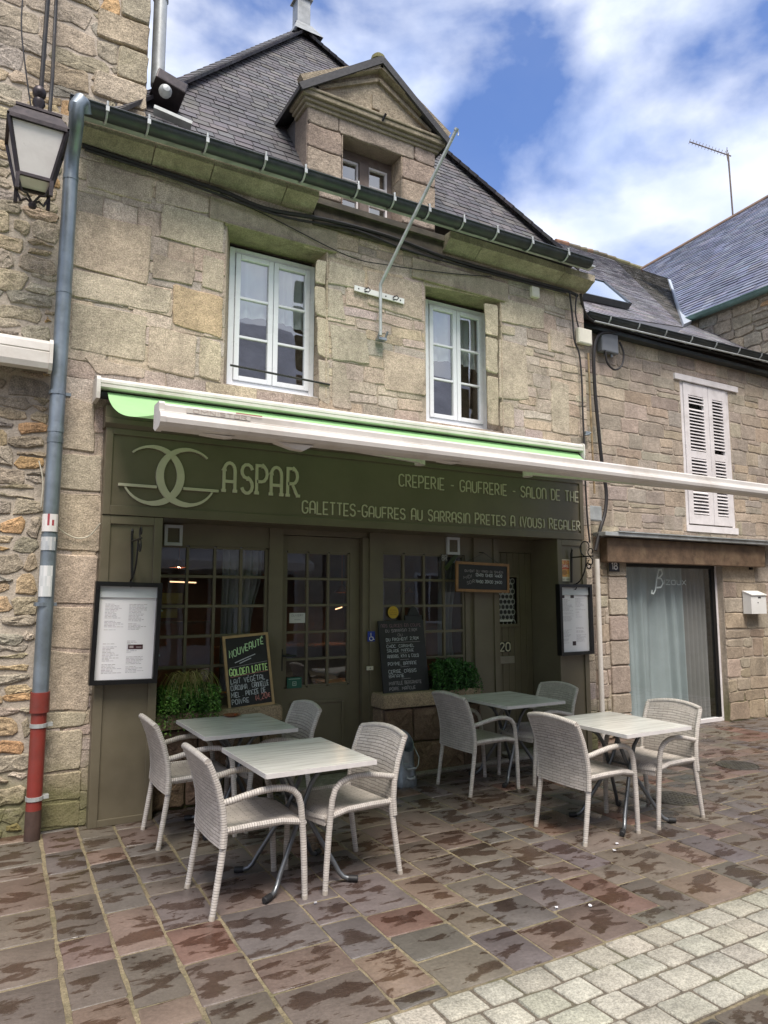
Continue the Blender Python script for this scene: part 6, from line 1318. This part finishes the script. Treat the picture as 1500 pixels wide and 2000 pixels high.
mb = MB(); q = W(744, 662, 5.90); mb.box(q.x - .045, 5.86, q.z - .02, q.x + .045, 5.93, q.z + .005); mb.bar(q + Vector((-.045, -.02, .0)), q + Vector((-.035, -.05, .07)), .012, .02); mb.bar(q + Vector((.035, -.02, .0)), q + Vector((.05, -.05, .07)), .012, .02); mb.build('socket', MT['galv'], fp)
a, b_ = W(692, 562, 5.915), W(789, 589, 5.915); hk = thing('hook_rail', 'short white metal rail with black hooks on the facade between the windows', 'rail', a); mb = MB(); mb.bar(a, b_, .012, .055); mb.build('rail', MT['white'], hk)
for f in (.23, .80):
    q = a + (b_ - a) * f; mb = MB(); mb.tube([q + Vector((-.02, -.008, .01)), q + Vector((0, -.05, .015)), q + Vector((.015, -.06, -.01)), q + Vector((.0, -.05, -.03)), q + Vector((-.02, -.01, -.01))], .006, 6); mb.build('hook', MT['iron'], hk)
for f in (.08, .62, .92):
    q = a + (b_ - a) * f; mb = MB(); mb.lathe([(0, -.012), (.006, -.010), (.008, -.0065)], q, 8, ax='y'); mb.build('bolt', MT['iron'], hk)
a, b_ = W(446, 712, 5.92), W(625, 748, 5.92); mb = MB(); mb.tube([(1.86, 5.925, a.z), (2.83, 5.925, (a.z + b_.z) / 2 + (b_.z - a.z) / 2)], .010, 6); tag(mb.build('window_guard_rod', MT['iron'], loc=a), 'thin black guard rod across the bottom of the left upstairs window', 'guard rail')
def cable(pts, r, label, mat='cable', name='cable'):
    P = [W(u, v, y) for u, v, y in pts]; Q = []
    for i in range(len(P) - 1):                     # smooth the run
        p0, p1, p2, p3 = P[max(i - 1, 0)], P[i], P[i + 1], P[min(i + 2, len(P) - 1)]
        for k in range(5):
            t = k / 5; Q.append(.5 * ((2 * p1) + (p2 - p0) * t + (2 * p0 - 5 * p1 + 4 * p2 - p3) * t * t + (3 * p1 - p0 - 3 * p2 + p3) * t ** 3))
    Q.append(P[-1]); mb = MB(); mb.tube(Q, r, 7); return tag(mb.build(name, MT[mat], loc=P[0], smooth=True), label, 'cable')
yc = 5.90
cable([(160, 284, yc), (300, 330, yc), (430, 372, yc), (520, 408, 5.88), (640, 430, 5.87), (760, 462, yc), (870, 503, yc), (1000, 540, yc), (1100, 566, yc), (1128, 578, yc)], .020, 'thick black cable bundle running under the mossy cornice')
cable([(165, 292, 5.89), (330, 345, 5.88), (440, 385, 5.87), (560, 425, 5.87), (690, 448, 5.88), (800, 490, 5.89), (950, 532, 5.89), (1105, 572, 5.89)], .011, 'thin black cable sagging below the cornice bundle')
cable([(430, 378, 5.91), (540, 430, 5.91), (680, 500, 5.91), (760, 518, 5.91), (880, 534, 5.91), (960, 540, 5.91)], .005, 'very thin cable drooping across the facade above the windows')
cable([(1112, 570, 5.88), (1118, 620, 5.90), (1122, 665, 5.90), (1131, 690, 5.90), (1136, 740, 5.90), (1138, 800, 5.90), (1141, 870, 5.90), (1143, 935, 5.90), (1147, 1010, 5.90), (1152, 1060, 5.88)], .011, 'dark cable running down the right corner of the facade past the awning end')
cable([(1126, 575, 5.88), (1124, 610, 5.89), (1130, 640, 5.89)], .009, 'short dark cable from the cornice to the cream junction box')
cable([(1134, 575, 5.86), (1142, 610, 6.0), (1160, 628, 6.1), (1200, 640, 6.2), (1300, 668, 6.22), (1400, 690, 6.22), (1500, 716, 6.22)], .018, 'black cable leaving the cornice and following the eaves of the lower house')
cable([(1213, 652, 6.22), (1190, 649, 6.20), (1168, 656, 6.2), (1160, 690, 6.2), (1162, 760, 6.21), (1170, 850, 6.21), (1176, 905, 6.21), (1184, 960, 6.21), (1182, 1000, 6.2), (1172, 1035, 6.2), (1163, 1075, 6.2)], .022, 'thick black cable looping past the grey box and down the lower house wall')
cable([(1182, 684, 6.2), (1186, 708, 6.2), (1200, 722, 6.2), (1214, 714, 6.2), (1218, 690, 6.2), (1210, 668, 6.21)], .013, 'round black cable loop under the grey junction box')
cable([(108, 1025, 5.85), (125, 1040, 5.90), (150, 1051, 5.91), (175, 1046, 5.91), (196, 1022, 5.86)], .005, 'cream wire hanging in a loop between the drainpipe and the shopfront', 'cablew')
cable([(76, 900, 5.88), (84, 940, 5.88), (80, 990, 5.88)], .005, 'cream wire on the rubble wall beside the drainpipe', 'cablew')
cable([(44, 0, 5.87), (42, 60, 5.87), (52, 150, 5.87), (60, 205, 5.87)], .006, 'thin dark wire down the rubble wall left of the street lantern')
def jbox(name, px, y, th, mat, label, cat='junction box', b=.008, gl=False):
    (u0, v0), (u1, v1) = px; a = W(u0, v1, y); b_ = W(u1, v0, y); t = thing(name, label, cat, a); mb = MB(); mb.box(a.x, y, a.z, b_.x, y + th, b_.z, b=b); mb.build('casing', MT[mat], t)
    mb = MB(); mb.box(a.x + .012, y - .004, a.z + .012, b_.x - .012, y - .0005, b_.z - .012, b=.002); mb.build('lid', MT[mat], t)
    if gl:
        for f in (.3, .7): mb = MB(); mb.tube([(a.x + (b_.x - a.x) * f, y + th / 2, a.z), (a.x + (b_.x - a.x) * f, y + th / 2, a.z - .045)], .014, 8); mb.build('cable_gland', MT['galv'], t)
    return t
jbox('junction_box', ((1131, 645), (1156, 668)), 5.88, .05, 'cream', 'cream plastic junction box at the top right corner of the facade')
jbox('junction_box', ((1176, 655), (1207, 684)), 6.20, .08, 'grey', 'dark grey junction box with cable glands on the lower house wall', gl=True)
jbox('meter_box', ((1150, 989), (1175, 1016)), 6.12, .08, 'zincl', 'pale metal box at the corner between the two houses above the downpipe')
jbox('sensor_box', ((1040, 561), (1054, 578)), 5.90, .05, 'cream', 'tiny white box below the cornice right of the windows')
mb = MB(); a, b_ = W(1163, 1092, 6.22), W(1186, 1405, 6.22); mb.tube([(a.x, 6.2, a.z), (a.x, 6.2, .0)], .032, 10); o = tag(mb.build('white_downpipe', MT['awnwhite'], loc=(a.x, 6.2, 0), smooth=True), 'narrow white downpipe between the restaurant and the lower house', 'downpipe')
mb = MB(); a, b_ = W(1149, 690, 5.91), W(1157, 880, 5.91); mb.tube([a, b_, (b_.x + .01, 5.91, 2.9)], .012, 6); tag(mb.build('rusty_conduit', M_plain('rusty_yellow_conduit', (.24, .17, .09), .7, var=.5, scale=14), loc=b_), 'rusty yellowish conduit down the facade corner', 'conduit')
jb = thing('cable_clamp', 'small grey clamp block on the facade corner above the awning end', 'clamp', W(1145, 846, 5.9)); c = W(1147, 846, 5.885); mb = MB(); mb.box(c.x - .035, 5.87, c.z - .025, c.x + .035, 5.91, c.z + .02, b=.006); mb.tube([(c.x - .04, 5.88, c.z - .03), (c.x + .05, 5.88, c.z + .01)], .012, 6); mb.build('block', MT['galv'], jb)
# house number, letter box
t, fr, d = flat_sign('number_plate', ((1190, 1095), (1209, 1116)), Y8 - .028, 'black house number plate reading 18 beside the curtained window', 'house number', (.012, .012, .02)); mb = MB(); text(mb, fr, '18', fr.w * .22, fr.h * .2, fr.h * .6, fr.w * .56, .17, d + .001, None, (.7, .7, .7)); mb.build('digits', MT['sticker'], t, recalc=False)
a, b_ = W(1466, 1199, 6.18), W(1493, 1163, 6.18); mbx = thing('letter_box', 'white metal letter box with a sloping lid on the lower house wall', 'letter box', a); mb = MB(); mb.hexa([(a.x, 6.16, a.z), (b_.x, 6.16, a.z), (b_.x, 6.285, a.z), (a.x, 6.285, a.z), (a.x, 6.16, b_.z), (b_.x, 6.16, b_.z), (b_.x, 6.285, b_.z + .05), (a.x, 6.285, b_.z + .05)]); mb.build('body', MT['white'], mbx)
mb = MB(); mb.hexa([(a.x - .006, 6.145, b_.z + .001), (b_.x + .006, 6.145, b_.z + .001), (b_.x + .006, 6.285, b_.z + .056), (a.x - .006, 6.285, b_.z + .056), (a.x - .006, 6.145, b_.z + .012), (b_.x + .006, 6.145, b_.z + .012), (b_.x + .006, 6.285, b_.z + .068), (a.x - .006, 6.285, b_.z + .068)]); mb.build('lid', MT['white'], mbx)
mb = MB(); xm_ = (a.x + b_.x) / 2; mb.box(xm_ - .01, 6.154, b_.z - .035, xm_ + .05, 6.1595, b_.z - .02); mb.lathe([(0, -.006), (.009, -.004), (.01, 0)], (xm_ - .02, 6.159, b_.z - .10), 8, ax='y'); mb.build('lock', MT['black'], mbx)
mb = MB(); c = W(1467, 1110, 6.27); mb.box(c.x - .012, 6.26, c.z - .02, c.x + .03, 6.295, c.z + .14); tag(mb.build('shutter_stay', MT['iron'], loc=c), 'dark iron stay hanging on the wall above the letter box', 'stay')
for u, v in ((616, 1766), (1205, 1650), (1200, 1663), (1087, 1775), (1153, 1772)):
    c = G(u, v, 0); mb = MB(); rr_ = random.Random(u); mb.add([(c.x + .011 * cos(k * 1.05) * rr_.uniform(.6, 1.3), c.y + .012 * sin(k * 1.05) * rr_.uniform(.6, 1.3), .008 + rr_.uniform(0, .006)) for k in range(6)], [(0, 1, 2, 3, 4, 5)]); mb.add([(c.x - .01, c.y, .003), (c.x + .01, c.y, .003), (c.x, c.y + .008, .006)], [(0, 1, 2)])
    tag(mb.build('petal', MT['paper'], loc=c, recalc=False), 'fallen white scrap on the paving near the tables', 'litter', 'white scraps on the paving')
for x0, x1, lab in ((-4.5, .8, 'pale awning added across the street to brighten the left shop panes'), (2.2, 7.6, 'long pale awning added across the street to brighten the door panes')):  # unseen pale awnings added to brighten the reflections in the shop panes
    mb = MB(); mb.prism([(-5.45, 3.05), (-4.1, 2.55), (-4.08, 2.35), (-4.12, 2.35), (-4.14, 2.52), (-5.45, 3.0)], 'x', x0, x1); tag(mb.build('reflection_awning', MT['awnwhite'], loc=(x0, -5, 2.5)), lab, 'awning')
    for k in range(3):
        xx = x0 + .6 + k * 1.7; h = thing('street_shopfront', 'grey framed dark shopfront across the street mirrored in the shop panes', 'shopfront', (xx, -5.4, 0), 'shopfronts across the street'); mb = MB()
        for r in ((0, 0, .09, 2.4), (1.41, 0, 1.5, 2.4), (.09, 2.3, 1.41, 2.4), (.09, 0, 1.41, .5), (.7, .5, .78, 2.3)): mb.box(xx + r[0], -5.44, r[1], xx + r[2], -5.36, r[3])
        mb.build('frame', MT['paperg'], h); mb = MB(); mb.box(xx + .09, -5.42, .5, xx + 1.41, -5.41, 2.3); mb.build('pane', MT['black'], h)
def drape(x0, x1, y, z0, z1, lab, fr_):  # added drapes stand in for whitish reflections in the shop panes
    mb = MB(); mb.grid(lambda a, b: ((x0 + (x1 - x0) * (a if b > .5 else a) * (1 - .25 * sin(pi * min(1, b * 1.3))), y + .02 * sin(a * fr_) + .01 * sin(b * 5), z0 + (z1 - z0) * b), (0, -1, 0)), 40, 8); tag(mb.build('reflection_drape', bpy.data.materials.get('reflection_grey') or M_fabric('reflection_grey', (.27, .27, .285), .2), loc=(x0, y, z0), smooth=True), lab, 'curtain')
drape(1.98, 2.36, YJ + .14, .86, 2.16, 'grey drape added for pale reflections in the right half of the left shop window', 34)
drape(4.36, 4.60, YJ + .14, .86, 2.16, 'narrow grey drape added for reflections at the right edge of the right shop window', 26)
for (u, v, y, lab) in ((805, 1150, 7.6, 'warm pendant lamp glowing behind the right shop window'), (668, 1150, 8.3, 'warm pendant lamp added to light the room deep behind the glazed door'), (350, 1100, 8.2, 'warm pendant lamp added to light the room behind the left shop window')):  # lamps added to raise the room light; only the right glow is known
    c = W(u, v, y); pl_ = thing('pendant_fill_lamp', lab, 'lamp', c); mb = MB(); mb.lathe([(0, .05), (.02, .045), (.11, -.05), (.105, -.05), (.015, .04)], c, 16); mb.tube([c + Vector((0, 0, .05)), (c.x, c.y, 2.7)], .006, 6); mb.build('lamp_shade', MT['copper'], pl_)
    mb = MB(); mb.lathe([(0, .03), (.03, .01), (.035, -.02), (.02, -.045), (0, -.05)], c, 12); mb.build('bulb', MT['bulb'], pl_, smooth=True)
for (x, y, lab) in ((1.9, 7.3, 'dining table behind the left shop window'), (3.9, 7.3, 'dining table behind the right shop window')):
    t = thing('dining_table', lab, 'table', (x, y, 0)); mb = MB(); mb.box(x - .4, y - .35, .72, x + .4, y + .35, .75, b=.004); mb.build('tabletop', MT['frame'], t); mb = MB(); mb.tube([(x, y, .02), (x, y, .72)], .03); mb.build('leg', MT['iron'], t)
# things inside the shop
for u0, v0, u1, v1, lab in ((319, 1158, 357, 1179, 'yellow box on the upper shelf behind the left shop window'), (318, 1188, 347, 1207, 'yellow box on the lower shelf behind the left shop window')):
    a, b_ = W(u0, v1, 6.8), W(u1, v0, 6.8); mb = MB(); mb.box(a.x - .15, 6.8, a.z, b_.x, 7.0, b_.z, b=.005); tag(mb.build('yellow_box', MT['yellow'], loc=a), lab, 'box')
mb = MB(); a = W(340, 1182, 6.9); mb.box(.98, 6.75, a.z - .03, a.x + .4, 7.05, a.z - .01); b_ = W(335, 1210, 6.9); mb.box(.98, 6.75, b_.z - .04, b_.x + .4, 7.05, b_.z - .02); tag(mb.build('wall_shelf', MT['mid'], loc=a), 'dark shelves behind the left shop window', 'shelf')
for u0, v0, u1, v1, y, lab in ((332, 1136, 383, 1138, 7.8, 'glowing strip light behind the left shop window'), (655, 1190, 668, 1186, 8.4, 'small glowing strip light seen through the glazed door'), (448, 1144, 494, 1145, 8.2, 'dim glowing strip light deep behind the left shop window')):
    a, b_ = W(u0, v0, y), W(u1, v1, y); mb = MB(); mb.tube([a, b_], .007, 8); tag(mb.build('strip_light', MT['lamp'], loc=a), lab, 'lamp')
